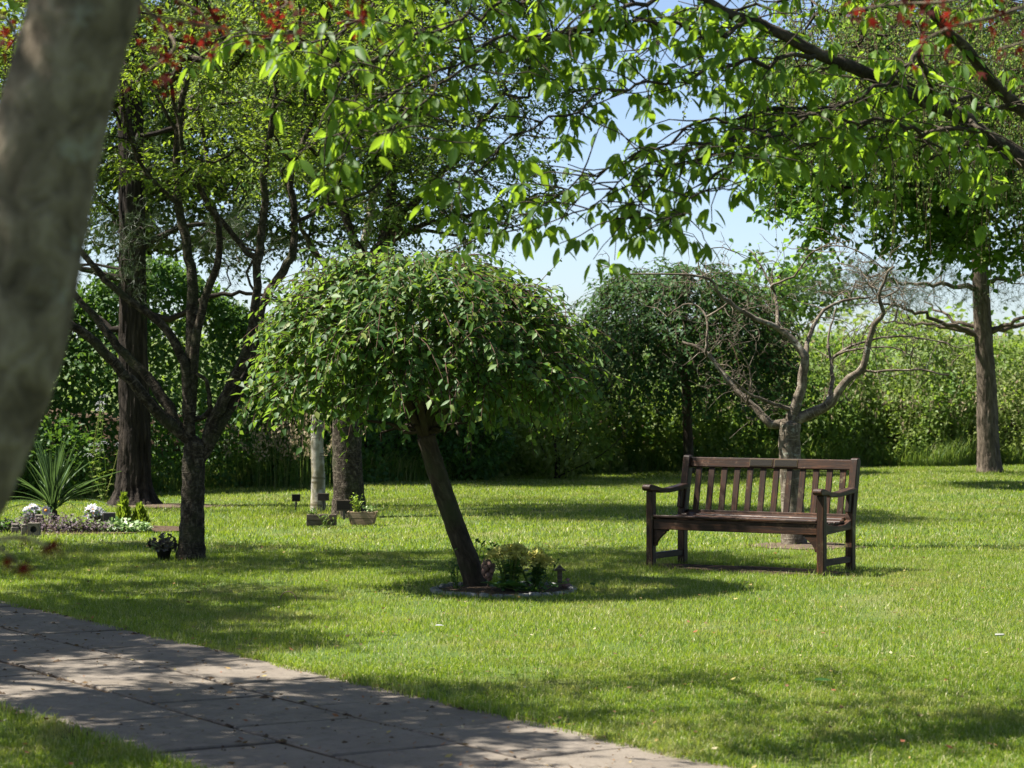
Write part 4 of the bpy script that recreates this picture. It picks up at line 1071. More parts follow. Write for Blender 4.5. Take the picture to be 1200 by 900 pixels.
# upright stems over the bank
def stems(name, label, n, x0, x1, mat, hmin, hmax, spread, leafsize, per, seed):
    g = Geo()
    x = x0+(x1-x0)*rng.random(n); s = rng.random(n)**.8; y0 = hedge_y(x)-.15+spread*s
    z0 = np.where(s > .25, np.clip((s-.1)*2.0, 0, 1.7), 0)*.75
    P_, D_, N_, S_ = [], [], [], []
    for i in range(n):
        H = hmin+(hmax-hmin)*rng.random(); ln = rng.standard_normal(2)*.14
        q = np.array([(x[i]+ln[0]*t*H, y0[i]+ln[1]*t*H-.1*t*t, z0[i]+H*t) for t in (0, .35, .7, 1)])
        tube(g, q, np.array((.006, .005, .004, .002)), 3, 0, False)
        t = (np.arange(per)+rng.random(per))/per*2.98; j = t.astype(int); f = (t-j)[:, None]; pos = q[j]*(1-f)+q[j+1]*f
        az = rng.random(per)*6.28; d = np.stack([np.cos(az), np.sin(az), -.25+.3*rng.standard_normal(per)], -1)
        P_.append(pos); D_.append(unit(d)); N_.append(unit(rng.standard_normal((per, 3))*.35+np.array((0, -.2, 1)))); S_.append(leafsize*(1.15-.7*t/3)*(.7+.5*rng.random(per)))
    leaves(g, np.concatenate(P_), np.concatenate(D_), np.concatenate(N_), np.concatenate(S_), T_mid(.26))
    return tag(g.build(name, mat), label, 'undergrowth', kind='stuff')
stems('nettles', 'upright nettle stems all over the right bank', 950, 3.2, 14, M_NETTLE, .45, 1.0, 2.0, .115, 20, 1)
stems('weeds', 'tangled upright weeds along the foot of the left hedge', 420, -9, 3.4, M_HEDGE, .35, .85, .5, .12, 16, 2)
def bank_grasses():
    g = Geo(); h = Geo(); n = 420
    x = 3.2+11*rng.random(n); s_ = rng.random(n); y = hedge_y(x)-.1+2.2*s_; z0 = np.clip(s_*1.9, 0, 1.7)*.8
    for i in range(n):
        H = .7+.7*rng.random(); ln = rng.standard_normal(2)*.2; p = np.array((x[i], y[i], z0[i]))
        q = np.array([p+np.array((ln[0]*t*t*H, ln[1]*t*t*H, H*t)) for t in (0, .4, .75, 1)]); tube(g, q, np.array((.004, .004, .003, .002)), 3, 0, False)
        k = 6; tt = .7+.3*rng.random(k); pos = np.array([p+np.array((ln[0]*t*t*H, ln[1]*t*t*H, H*t)) for t in tt])+rng.standard_normal((k, 3))*.012
        leaves(h, pos, unit(rng.standard_normal((k, 3))*.35+np.array((ln[0], ln[1], 1))), unit(rng.standard_normal((k, 3))), np.full(k, .07), T_quad(.2))
    tag(g.build('wild_grass_stalks', M_LONGGRASS), 'thin wild grass stalks standing out of the right bank', 'grass', kind='stuff')
    tag(h.build('wild_grass_seed_heads', M_SEED), 'pale seed heads of wild grass over the right bank', 'grass', kind='stuff')
bank_grasses()
# long grass fringe
def fringe():
    g = Geo(); n = 26000
    x = -11+26*rng.random(n); y = hedge_y(x)-.12+.5*rng.random(n)**1.5
    h = (.14+.42*rng.random(n)**1.6)*(.5+1.0*fbm(x*1.1, y)); a = rng.random(n)*6.28; L = .25+.3*rng.random(n); b = rng.random(n)*6.28
    base = np.stack([x, y, ground_z(x, y)], -1); side = np.stack([np.cos(a), np.sin(a), 0*a], -1)*.006
    mid = base+np.stack([np.cos(b)*.12*h, np.sin(b)*.12*h, h*.6], -1); tip = base+np.stack([np.cos(b)*L*h, np.sin(b)*L*h, h*.95], -1)
    v = np.stack([base-side, base+side, mid+side*.8, mid-side*.8, tip], 1).reshape(-1, 3); o = (np.arange(n)*5)[:, None]
    g.add(v, [o+np.array([[0, 1, 2, 3]]), o+np.array([[3, 2, 4]])], rnd=np.repeat(rng.random(n), 5))
    tag(g.build('long_grass', M_LONGGRASS, None, False), 'unmown long grass fringing the foot of the hedge', 'grass', kind='stuff')
    # seeding grasses by the birch
    c = np.array((-3.05, 32.6, 0)); r = empty('seeding_grass_clump', c, 'clump of tall pinkish seeding grass beyond the white birch trunk', 'grass clump')
    g = Geo(); h = Geo()
    for i in range(110):
        p = c+np.array((np.clip(rng.standard_normal()*.45, -.8, .8), rng.standard_normal()*.18, 0)); H = .55+.5*rng.random(); ln = rng.standard_normal(2)*.12
        q = np.array([p+np.array((ln[0]*t*t*H, ln[1]*t*t*H, H*t)) for t in (0, .4, .75, 1)]); tube(g, q, np.array((.004, .003, .002, .002)), 3, 0, False)
        k = 7; tt = .72+.3*rng.random(k); pos = np.array([p+np.array((ln[0]*t*t*H, ln[1]*t*t*H, H*t)) for t in tt])+rng.standard_normal((k, 3))*.018
        leaves(h, pos, unit(rng.standard_normal((k, 3))*.5+np.array((0, 0, 1))), unit(rng.standard_normal((k, 3))), np.full(k, .05), T_quad(.3))
    g.build('stalks', M_LONGGRASS, r); tag(h.build('seed_heads', M_SEED, r), kind='stuff')
fringe()

def shrub(name, label, c, r, n, size, mat, tmpl, nst=9):
    root = empty(name, c, label, 'shrub'); g = Geo(); c = np.asarray(c, float)
    for i in range(nst):
        e = c+np.array((rng.standard_normal()*r[0]*.55, rng.standard_normal()*r[1]*.5, r[2]*(1.1+.7*rng.random())))
        tube(g, catmull([c+rng.standard_normal(3)*np.array((.05, .05, 0)), c*.5+e*.5+rng.standard_normal(3)*.05, e], 3), np.linspace(.012, .004, 7), 5, 0)
    g.build('stems', M_B_DARK, root)
    q = unit(rng.standard_normal((n, 3))); rad = .45+.55*rng.random(n)**.5
    ln = .75+.55*fbm(q[:, 0]*2.4+c[0], q[:, 1]*2.4, q[:, 2]*2.4, 2)
    pos = c+np.array((0, 0, r[2]))+q*np.asarray(r)*(rad*ln)[:, None]; pos[:, 2] = np.maximum(pos[:, 2], .03)
    g = Geo(); leaves(g, pos, unit(q*.6+rng.standard_normal((n, 3))*.7+np.array((0, 0, -.1))), unit(np.array((0, -.1, 1.))+rng.standard_normal((n, 3))*.5), size*(.6+.7*rng.random(n)), tmpl)
    g.build('foliage', mat, root)
shrub('leafy_shrub', 'pale green sunlit shrub at the hedge foot right of the leaning trunk', np.array((.72, 36.9, 0)), (.85, .6, .75), 2600, .10, M_NETTLE, T_mid(.26))
shrub('leafy_shrub', 'mid green shrub at the hedge foot directly behind the leaning trunk', np.array((-.75, 35.9, 0)), (.8, .6, .62), 2200, .10, M_HEDGE, T_mid(.26))
shrub('leafy_shrub', 'low shrub at the hedge foot left of the thick pine', np.array((-5.7, 30.2, 0)), (.55, .45, .5), 1700, .085, M_HEDGE, T_mid(.26))

def cow_parsley(px, py, Y, H, label):
    c = P(px, py, Y); c[2] = 0
    root = empty('cow_parsley', c, label, 'wildflower'); g = Geo(); f = Geo(); h = Geo()
    heads = []
    for k in range(5):
        e = c+np.array((rng.standard_normal()*.16, rng.standard_normal()*.1, H*(.72+.3*rng.random())))
        q = catmull([c, c*.45+e*.55+rng.standard_normal(3)*.03, e], 4); tube(g, q, np.linspace(.007, .004, len(q)), 4, 0); heads.append(e)
        n = 10; j = rng.integers(1, len(q)-1, n); az = rng.random(n)*6.28
        leaves(h, q[j], np.stack([np.cos(az), np.sin(az), 0*az-.1], -1), unit(rng.standard_normal((n, 3))*.3+np.array((0, 0, 1))), .09*(.6+.6*rng.random(n)), T_palm())
    for e in heads:
        n = 34; rr = np.sqrt(rng.random(n))*.06; a = rng.random(n)*6.28
        pos = e+np.stack([rr*np.cos(a), rr*np.sin(a), .045*(1-(rr/.06)**2)], -1)
        leaves(f, pos, unit(np.stack([np.cos(a), np.sin(a), 0*a+.3], -1)), unit(rng.standard_normal((n, 3))*.3+np.array((0, 0, 1))), np.full(n, .014), T_quad(.4))
    g.build('stems', M_LONGGRASS, root); h.build('foliage', M_NETTLE, root); tag(f.build('flowers', M_WHITEPETAL, root), kind='stuff')
cow_parsley(108, 470, 29.9, 1.25, 'tall cow parsley with white umbels left of the thick pine')
cow_parsley(122, 530, 29.6, .72, 'short cow parsley with white umbels close beside the thick pine')

# ------------------------------------------------------------------ bench
def bench():
    H = .885
    root = empty('park_bench', (BENCH_C[0], BENCH_C[1], 0), 'dark brown slatted wooden bench with two plaques on its top rail', 'bench', rz=BENCH_ANG)
    hx, hy = .741, .27
    lean = math.atan2(.095, .46)
    for s in (-1, 1):
        box('leg', (.062, .062, .615), (s*hx, -hy, .3075), M_BENCH_Z, root, .006)
        # rear post: straight to the seat, leaning above, rounded head
        pr = [(hy-.036, 0), (hy+.030, 0), (hy+.036, .40), (hy+.036+.098, H-.03), (hy+.120, H-.006), (hy+.095, H), (hy+.066, H-.008), (hy+.060, H-.03), (hy-.036, .42)]
        prism('rear_post', pr, .062, 'x', M_BENCH_Z, root, (s*hx, 0, 0), bev=.005)
        # arm: scooped top, rounded nose over the front leg
        pr = [(-hy-.085, .620), (-hy-.092, .640), (-hy-.085, .658), (-hy-.055, .667), (-hy+.0, .658), (-hy+.12, .632), (-hy+.26, .625), (-hy+.40, .636), (hy+.055, .655),
              (hy+.045, .612), (-hy+.40, .597), (-hy+.25, .588), (-hy+.10, .592), (-hy+.03, .612), (-hy-.05, .612)]
        prism('armrest', pr, .075, 'x', M_BENCH_Y, root, (s*hx, 0, .003), bev=.006)
        box('stretcher', (.042, 2*hy-.06, .048), (s*hx, 0, .095), M_BENCH_Y, root, .004)
        # dished side rail
        pr = [(-hy+.03, .31), (hy-.034, .33), (hy-.034, .405), (.12, .372), (0, .368), (-.12, .378), (-hy+.03, .397)]
        prism('side_rail', pr, .045, 'x', M_BENCH_Y, root, (s*hx, 0, 0), bev=.003)
        # curved bracket under the apron
        q = [(0, 0)]+[(.115*(1-math.sin(a)*1.0)+.0, -.125+.125*(1-math.cos(a))) for a in np.linspace(1.57, 0, 7)]
        q = [(0, 0), (0, -.13), (.022, -.13), (.026, -.105), (.045, -.075), (.072, -.048), (.10, -.028), (.105, -.012), (.125, -.012), (.125, 0)]
        q = [(-s*a, z) for a, z in q]
        prism('bracket', q, .032, 'y', M_BENCH_X, root, (s*(hx-.031), -hy+.002, .309), bev=.002)
        box('arm_block', (.034, .05, .15), (s*hx, hy+.012-.05, .535), M_BENCH_Z, root, .004, (-.2, 0, 0))
    L = 2*hx-.062
    box('apron', (L-.001, .034, .085), (0, -hy-.004, .353), M_BENCH_X, root, .004)
    box('rear_rail', (L-.001, .034, .07), (0, hy-.005, .355), M_BENCH_X, root, .004)
    for y, z in ((-.262, .412), (-.165, .394), (-.068, .385), (.03, .385), (.128, .394), (.222, .408)):
        box('seat_slat', (L+.05 if y < .2 and y > -.2 else L-.002, .084, .022), (0, y, z+random.uniform(-.001, .001)), M_BENCH_X, root, .005, (0 if abs(y) < .1 else (.13 if y > 0 else -.10), 0, 0))
    # leaning back: local frame along the slope
    def back(h): return hy+.018+(h-.40)*.2065
    box('back_rail_lower', (L-.001, .03, .03), (0, back(.415), .428), M_BENCH_X, root, .004, (-lean, 0, 0))
    rail = box('top_rail', (L-.001, .044, .082), (0, back(.825), .825), M_BENCH_X, root, .007, (-lean, 0, 0))
    for i in range(12):
        x = -L/2+(i+.62)*L/12.24
        box('back_slat', (.052, .016, .372), (x, back(.612), .612), M_BENCH_Z, root, .003, (-lean, random.uniform(-.006, .006), 0))
    for x in (-.055, .165):
        fr = box('plaque', (.205, .004, .060), (x-.02, -.0245, .003), M_BRASS, rail, .001)
        box('plate', (.193, .003, .049), (0, -.0022, 0), M_PLATE, fr, 0)
    return root
bench()

# ------------------------------------------------------------------ bed under the leaning tree
for k in range(34):
    a = 2*math.pi*k/34+random.uniform(-.02, .02); rx_, ry_ = .50, .535
    bm = box_data(.082*random.uniform(.8, 1.05), .055*random.uniform(.8, 1.1), .05, .016, 2)
    for vv in bm.verts: vv.co += Vector([random.uniform(-.006, .006) for _ in range(3)])
    if k == 0:
        edging = empty('stone_edging', (BED_C[0], BED_C[1], 0), 'ring of small pale stones edging the flower bed under the leaning trunk', 'edging')
    bm_obj('stone', bm, M_STONE, edging, (rx_*math.cos(a), ry_*math.sin(a),  -.004+random.uniform(-.008, .006)),
           (random.uniform(-.15, .15), random.uniform(-.15, .15), a+math.pi/2+random.uniform(-.15, .15)), True)

def plant(name, label, c, stems_n, H, spread, mat, leaf, per, tmpl, cat='plant', upb=.4, smat=None):
    root = empty(name, c, label, cat); g = Geo(); h = Geo(); c = np.asarray(c, float)
    for k in range(stems_n):
        e = c+np.array((rng.standard_normal()*spread, rng.standard_normal()*spread, H*(.6+.45*rng.random())))
        q = catmull([c+rng.standard_normal(3)*np.array((.02, .02, 0)), c*.5+e*.5+rng.standard_normal(3)*.015, e], 4); tube(g, q, np.linspace(.004, .002, len(q)), 4, 0)
        j = rng.integers(1, len(q), per); az = rng.random(per)*6.28
        leaves(h, q[j]+rng.standard_normal((per, 3))*.008, unit(np.stack([np.cos(az), np.sin(az), upb+.4*rng.standard_normal(per)], -1)), unit(rng.standard_normal((per, 3))*.4+np.array((0, -.2, 1))), leaf*(.6+.6*rng.random(per)), tmpl)
    g.build('stems', smat or M_LONGGRASS, root); h.build('foliage', mat, root); return root
plant('sprig_plant', 'thin dark sprigs at the left side of the leaning trunk', G(533, 692)+np.array((0, 0, .01)), 5, .26, .05, M_DOME2, .045, 9, T_mid(.22))
plant('sprig_plant', 'leafy sprigs rising just right of the leaning trunk', G(564, 685)+np.array((0, 0, .01)), 8, .30, .06, M_HEDGE, .05, 9, T_mid(.24))
plant('sprig_plant', 'fine upright sprigs behind the small wooden post', G(640, 684)+np.array((0, 0, .01)), 6, .22, .08, M_DOME2, .04, 9, T_mid(.22))
plant('low_plant', 'low green leaves filling the front of the bed', G(620, 695)+np.array((0, 0, .01)), 12, .07, .15, M_HEDGE, .045, 7, T_mid(.3), upb=.1)

def sedum(label, c, w, H, n):
    root = empty('sedum', c, label, 'plant'); c = np.asarray(c, float); g = Geo(); h = Geo(); lf = Geo()
    for k in range(n):
        a = rng.random()*6.28; r = w*math.sqrt(rng.random()); e = c+np.array((r*math.cos(a), r*math.sin(a)*.8, H*(1-.30*(r/w)**2)*(.9+.12*rng.random())))
        tube(g, catmull([c+(e-c)*np.array((.3, .3, 0)), c*.4+e*.6, e], 3), .004, 4, 0)
        m_ = 34; q = unit(rng.standard_normal((m_, 3))*np.array((1, 1, .6))+np.array((0, 0, .45)))
        leaves(h, e+q*np.array((.042, .042, .024)), unit(q+rng.standard_normal((m_, 3))*.4), unit(np.array((0, 0, 1))+rng.standard_normal((m_, 3))*.5), .027*(.7+.6*rng.random(m_)), T_quad(.42))
        az = rng.random(7)*6.28; zz = .15+.6*rng.random(7)
        leaves(lf, c+(e-c)*zz[:, None], unit(np.stack([np.cos(az), np.sin(az), .3+0*az], -1)), unit(rng.standard_normal((7, 3))*.3+np.array((0, 0, 1))), np.full(7, .06), T_mid(.3))
    g.build('stems', M_LONGGRASS, root); lf.build('foliage', M_HOSTA, root); tag(h.build('flower_heads', M_SEDUM, root), kind='stuff')
sedum('larger yellow-green sedum with domed flower heads in the bed', G(597, 693)+np.array((0, 0, .01)), .145, .31, 22)
sedum('smaller yellow-green sedum at the bed, next to its taller neighbour', G(625, 692)+np.array((0, 0, .01)), .12, .25, 14)

def cone_cluster():
    c = G(572, 691); root = empty('drumstick_flower', c, 'pinkish brown knobbly flower head beside the leaning trunk', 'flower'); g = Geo()
    tube(g, [c, c+(0, 0, .1), c+(.01, 0, .15)], .006, 5); g.build('stem', M_B_TWIG, root)
    me = None
    for k in range(13):
        bm = bmesh.new(); bmesh.ops.create_icosphere(bm, subdivisions=2, radius=.021)
        for vv in bm.verts: vv.co.z *= 1.35; vv.co *= random.uniform(.93, 1.07)
        a = k*2.4; zz = k/12; rr = .034*math.sin(.35+2.2*zz)
        bm_obj('floret', bm, M_PINK, root, (rr*math.cos(a), rr*math.sin(a), .09+.11*zz), (random.uniform(-.5, .5), random.uniform(-.5, .5), 0), True)
cone_cluster()
def hosta(label, c, n, size):
    root = empty('hosta', c, label, 'plant'); c = np.asarray(c, float)
    me = None; az = np.arange(n)*2.4
    d = np.stack([np.cos(az), np.sin(az), .35+.3*rng.random(n)], -1)
    cr = Geo(); tube(cr, [c, c+(0, 0, .02)], .015, 6); st = cr.build('crown_base', M_HOSTA, root)
    single_leaves('leaf', root, np.tile(c+(0, 0, .015), (n, 1)), unit(d), unit(np.array((0, 0, 1.))+rng.standard_normal((n, 3))*.15), size*(.75+.4*rng.random(n)), (T_fine()[0]*np.array((1.5, 1, 1.6)), T_fine()[1]), M_HOSTA)
hosta('broad-leaved green plant in front of the yellow sedum', G(590, 695)+np.array((0, 0, .01)), 9, .17)
# little wooden bird box on a post at the right end of the bed
c = G(656, 690); r = empty('garden_ornament', c, 'tiny wooden post with a pointed roof at the right end of the bed', 'ornament')
box('post', (.035, .03, .13), (0, 0, .065), M_OLDWOOD, r, .003)
prism('roof', [(-.045, .0), (.045, .0), (0, .04)], .06, 'y', M_OLDWOOD, r, (0, 0, .131), bev=.002)
c = G(663, 690); r = empty('garden_ornament', c, 'small pinkish stone lump beside the tiny wooden post', 'ornament')
bm = bmesh.new(); bmesh.ops.create_icosphere(bm, subdivisions=2, radius=.032)
for vv in bm.verts: vv.co.z = vv.co.z*.9+.028; vv.co.x += random.uniform(-.005, .005); vv.co.y += random.uniform(-.005, .005)
bm_obj('body', bm, M_PINK, r, smooth=True)
bm = bmesh.new(); bmesh.ops.create_icosphere(bm, subdivisions=2, radius=.016)
for vv in bm.verts: vv.co.x += random.uniform(-.003, .003)
bm_obj('knob', bm, M_PINK, r, (.012, -.006, .064), smooth=True)

# ------------------------------------------------------------------ pot at the multi-stemmed cherry
c = G(192, 657); r = empty('flower_pot', c, 'small black pot of dark purple rosettes at the foot of the cherry', 'plant pot')
lathe('pot', [(.001, .004), (.045, .004), (.062, .085), (.066, .085), (.066, .10), (.058, .10), (.056, .085), (.001, .082)], 20, M_BLACKPOT, r)
g = Geo()
for k in range(28):
    q = unit(rng.standard_normal(3)*np.array((1, 1, .6))+np.array((0, 0, .55))); cc = c+np.array((-.01, 0, .13))+q*np.array((.105, .09, .085)); m_ = 13; az = np.arange(m_)*2.4
    tube(g, [c+(0, 0, .09), cc], .005, 4)
    u_ = unit(np.cross(q, (0.1, .9, .2))); w_ = np.cross(q, u_)
    d = np.cos(az)[:, None]*u_+np.sin(az)[:, None]*w_+q*.5
    leaves(g, np.tile(cc, (m_, 1)), unit(d), np.tile(q, (m_, 1)), .034*(.7+.5*rng.random(m_)), T_mid(.32, .1))
g.build('rosettes', M_PURPLE, r)

# ------------------------------------------------------------------ planters and plaques at the stout trunk
c = G(377, 616); r = empty('planter', c, 'low dark weathered wooden planter left of the stout trunk', 'planter')
for s in (-1, 1):
    for k in range(2): box('board', (.30, .018, .055), (0, s*.075, .032+k*.057), M_OLDWOOD, r, .003, (s*.1, 0, random.uniform(-.01, .01)))
    box('end_board', (.018, .13, .11), (s*.14, 0, .06), M_OLDWOOD, r, .003)
box('soil', (.26, .12, .02), (0, 0, .09), M_SOIL, r, .004)
plant('small_plant', 'tiny green plant in the dark weathered planter', c+np.array((-.08, 0, .10)), 7, .07, .025, M_HEDGE, .03, 7, T_mid(.3))
plant('small_plant', 'thin grassy sprigs in front of the dark weathered planter', c+np.array((.05, -.12, .0)), 9, .13, .07, M_LONGGRASS, .05, 4, T_quad(.12), upb=1.2)
c = G(425, 615); r = empty('planter', c, 'light wooden tapered planter box right of the stout trunk', 'planter')
pr = [(-.105, .004), (.105, .004), (.14, .135), (-.14, .135)]
for s in (-1, 1):
    prism('side_board', [(-.105, .004), (.105, .004), (.122, .068), (-.122, .068)], .016, 'y', M_PLANTER, r, (0, s*.065, 0), (s*.12, 0, 0), .002)
    prism('side_board', [(-.1225, .071), (.1225, .071), (.14, .135), (-.14, .135)], .016, 'y', M_PLANTER, r, (0, s*.0655, 0), (s*.12, 0, 0), .002)
    prism('end_board', [(-.055, .006), (.055, .006), (.07, .145), (-.07, .145)], .018, 'x', M_PLANTER, r, (s*.112, 0, 0), (0, s*.26, 0), .002)
box('soil', (.22, .11, .02), (0, 0, .11), M_SOIL, r, .004)
plant('fern_plant', 'bright green ferny plant in the light wooden planter', c+np.array((-.06, 0, .115)), 12, .20, .055, M_LIME, .035, 12, T_mid(.2))
plant('small_plant', 'reddish trailing plant at the end of the light wooden planter', c+np.array((.08, 0, .115)), 10, .08, .06, M_VARIEG, .03, 9, T_mid(.3), upb=.1)

def sign(px, py0, py1, w, h, gy, label, tilt):
    c = G(px, gy); zt = CAM_H-(py0-HOR)/F_PX*c[1]
    r = empty('memorial_plaque', c, label, 'plaque', rz=tilt)
    box('stake', (.022, .012, zt-h*.6), (0, .010, (zt-h*.6)/2), M_SLATE, r, .002)
    pl = box('plate', (w, .012, h), (0, 0, zt-h/2), M_OLDWOOD, r, .002, (-.12, 0, 0))
    box('inscription', (w*.88, .003, h*.82), (0, -.0066, 0), M_PLATE, pl, 0)
    return r
sign(347, 579, 589, .10, .085, 598, 'small square plaque on a stake, standing clear at the left', R(5))
sign(379, 578, 588, .135, .085, 599, 'dark plaque on a stake in front of the white birch', R(-6))
sign(403, 586, 598, .165, .115, 609, 'larger dark plaque in front of the stout trunk, between the planters', R(2))

# ------------------------------------------------------------------ flower bed at the left
def white_flowers(label, px, py, Y, w, n, star, potmat):
    c = P(px, py, Y); c[2] = .008
    H = CAM_H-(py-HOR)/F_PX*Y
    r = empty('white_flowers', c, label, 'flowers'); g = Geo(); h = Geo(); s = Geo(); ce = Geo()
    lathe('pot', [(.001, .0), (w*.36, .0), (w*.5, H*.5), (w*.54, H*.5), (w*.54, H*.58), (w*.46, H*.58), (.001, H*.55)], 18, potmat, r)
    for k in range(n):
        q = unit(rng.standard_normal(3)+np.array((0, -.25, .8))); cc = c+np.array((0, 0, H*.75))+q*np.array((w*.72, w*.6, H*.42))*(.55+.6*rng.random()); m_ = 6 if star else 9
        tube(s, [c+np.array((0, 0, H*.5)), cc], .003, 4)
        f = unit(q+np.array((0, -.5, .3))); u_ = unit(np.cross(f, (0, .3, 1))); w_ = np.cross(f, u_); az = np.arange(m_)*2*math.pi/m_
        d = np.cos(az)[:, None]*u_+np.sin(az)[:, None]*w_+f*.25
        leaves(g, np.tile(cc, (m_, 1)), unit(d), np.tile(f, (m_, 1)), np.full(m_, .05 if star else .044), T_mid(.2 if star else .3, .05))
        tube(ce, [cc-f*.004, cc+f*.006], .006, 6)
    m_ = n*7; q = unit(rng.standard_normal((m_, 3))); leaves(h, c+np.array((0, 0, H*.66))+q*np.array((w*.6, w*.55, H*.3)), unit(q+rng.standard_normal((m_, 3))*.5), unit(np.array((0, 0, 1))+rng.standard_normal((m_, 3))*.4), np.full(m_, .05), T_mid(.22))
    s.build('stems', M_HEDGE, r); h.build('foliage', M_HEDGE, r); g.build('petals', M_WHITEPETAL, r); ce.build('flower_centres', M_ORANGE, r)
white_flowers('pot of white daisies with orange centres beside the stone blocks', 36, 598, 24.6, .135, 24, False, M_POT)
white_flowers('pot of starry white flowers beside the lime dwarf conifer', 112, 598, 24.7, .15, 24, True, M_POT)
white_flowers('single low clump of white star flowers between the larger pots', 87, 612, 24.1, .06, 5, True, M_SLATE)
# glassy white flower ornament on a stick
c = P(54, 598, 24.3); H = c[2]; c[2] = 0; r = empty('flower_ornament', c, 'round white flower ornament with an orange centre on a stick', 'ornament')
box('stick', (.008, .008, H), (0, .008, H/2), M_SLATE, r, .001)
g = Geo(); m_ = 10; az = np.arange(m_)*2*math.pi/m_
leaves(g, np.tile(c+(0, 0, H), (m_, 1)), np.stack([np.cos(az), 0*az-.25, np.sin(az)], -1), np.tile((0, -1., 0), (m_, 1)), np.full(m_, .055), (T_fine()[0]*np.array((1.5, 1, .5)), T_fine()[1])); g.build('petals', M_WHITEPETAL, r)
g = Geo(); tube(g, [c+(0, 0, H), c+(0, -.018, H)], .013, 10); g.build('centre', M_ORANGE, r)
# stone blocks
for px, py, w, h, lab in ((18, 624, .075, .085, 'upright grey stone block at the left end of the flower bed'), (28, 627, .05, .105, 'narrow stone post beside the little stone lantern'), (46, 622, .09, .16, 'brownish square stone block behind the little stone lantern')):
    c = G(px, py); r = empty('stone_block', c, lab, 'stone block')
    box('body', (w, w*.8, h-.03), (0, 0, (h-.03)/2+.002), M_GREYSTONE, r, .006); box('cap', (w*.86, w*.7, .028), (0, 0, h-.012), M_GREYSTONE, r, .007)
c = G(40, 628); r = empty('stone_lantern', c, 'little stone lantern with a round opening in the flower bed', 'lantern')
bm = bmesh.new(); outer = []; n = 16
for y in (-.04, .04):
    sq = []; ci = []
    for k in range(n):
        a = 2*math.pi*k/n+math.pi/4; m_ = max(abs(math.cos(a)), abs(math.sin(a))); sq.append(bm.verts.new((.055*math.cos(a)/m_, y, .065+.06*math.sin(a)/m_))); ci.append(bm.verts.new((.032*math.cos(a), y, .065+.032*math.sin(a))))
    outer.append((sq, ci))
for k in range(n):
    l = (k+1) % n
    for sq, ci in outer: bm.faces.new((sq[k], sq[l], ci[l], ci[k]))
    bm.faces.new((outer[0][0][k], outer[0][0][l], outer[1][0][l], outer[1][0][k])); bm.faces.new((outer[0][1][k], outer[0][1][l], outer[1][1][l], outer[1][1][k]))
bmesh.ops.recalc_face_normals(bm, faces=list(bm.faces)); bm_obj('body', bm, M_GREYSTONE, r)
box('back', (.07, .01, .07), (0, .03, .065), M_SLATE, r, .002)
c = P(128, 622, 24.5); c[2] = 0; r = empty('slate_block', c, 'dark square slate block between the starry flowers and lime conifer', 'stone block')
box('body', (.12, .05, .15), (0, 0, .08), M_SLATE, r, .004); box('foot', (.14, .07, .02), (0, 0, .010), M_SLATE, r, .003)

# cordyline
def cordyline():
    c = G(62, 612); root = empty('cordyline', c, 'spiky green sword-leaved plant in the left flower bed', 'plant')
    g = Geo(); tube(g, [c, c+(0, 0, .12)], .05, 8, .05); g.build('stem', M_B_DARK, root)
    k = 9; t = np.linspace(0, 1, k); me = []
    for m_ in range(3):
        bend = (.12, .35, .75)[m_]; y = t; z = -bend*t**2.2; w = .015*np.sin(np.clip(t*.92+.12, 0, 1)*math.pi)**.6; w[-1] = .001
        v = np.vstack([np.stack([-w, y, z+.012], -1), np.stack([0*t, y, z], -1), np.stack([w, y, z+.012], -1)])
        f = np.array([[a*k+i, a*k+i+1, (a+1)*k+i+1, (a+1)*k+i] for a in range(2) for i in range(k-1)])
        mm = fastmesh('leaf', v, f, True, np.full(len(v), m_*.3)); mm.materials.append(M_CORDY); me.append(mm)
    for i in range(96):
        up = rng.random(); az = i*2.4; el = R(28+58*up**.7) if i > 18 else R(78+9*rng.random()); Lh = (.53+.28*rng.random())*(1 if up > .25 else .85)
        o = bpy.data.objects.new('leaf', me[0 if el > R(62) else (1 if el > R(42) else 2)]); COL.objects.link(o); o.parent = root
        d = Vector((math.cos(az)*math.cos(el), math.sin(az)*math.cos(el), math.sin(el))); x = d.cross(Vector((0, 0, 1))).normalized(); z = x.cross(d)
        m4 = Matrix((( x.x*Lh, d.x*Lh, z.x*Lh, random.uniform(-.02, .02)), (x.y*Lh, d.y*Lh, z.y*Lh, random.uniform(-.02, .02)), (x.z*Lh, d.z*Lh, z.z*Lh, .10+.04*rng.random()), (0, 0, 0, 1)))
        o.matrix_basis = m4
cordyline()
def conifer(label, px, py, w, H, Y=24.6):
    c = P(px, py, Y); c[2] = 0; root = empty('dwarf_conifer', c, label, 'conifer'); g = Geo(); tube(g, [c, c+(0, 0, H*.8)], np.array((.012, .004)), 5); g.build('trunk', M_B_DARK, root)
    n = 900; t = rng.random(n)**1.3; az = rng.random(n)*6.28; rr = w*(1-t)**.8*(.45+.55*rng.random(n)**.5)*(.8+.35*np.sin(az*5+t*6))
    pos = c+np.stack([rr*np.cos(az), rr*np.sin(az), .03+H*t], -1); h = Geo()
    leaves(h, pos, unit(np.stack([np.cos(az)*.5, np.sin(az)*.5, .9+0*az], -1)+rng.standard_normal((n, 3))*.2), unit(np.stack([np.cos(az), np.sin(az), 0*az], -1)+rng.standard_normal((n, 3))*.4), .05*(.7+.6*rng.random(n)), T_mid(.2)); h.build('foliage', M_LIME, root)
conifer('bright lime dwarf conifer at the end of the left flower bed', 145, 612, .085, .29)
conifer('shorter lime dwarf conifer right of the brighter cone-shaped one', 164, 610, .085, .18)
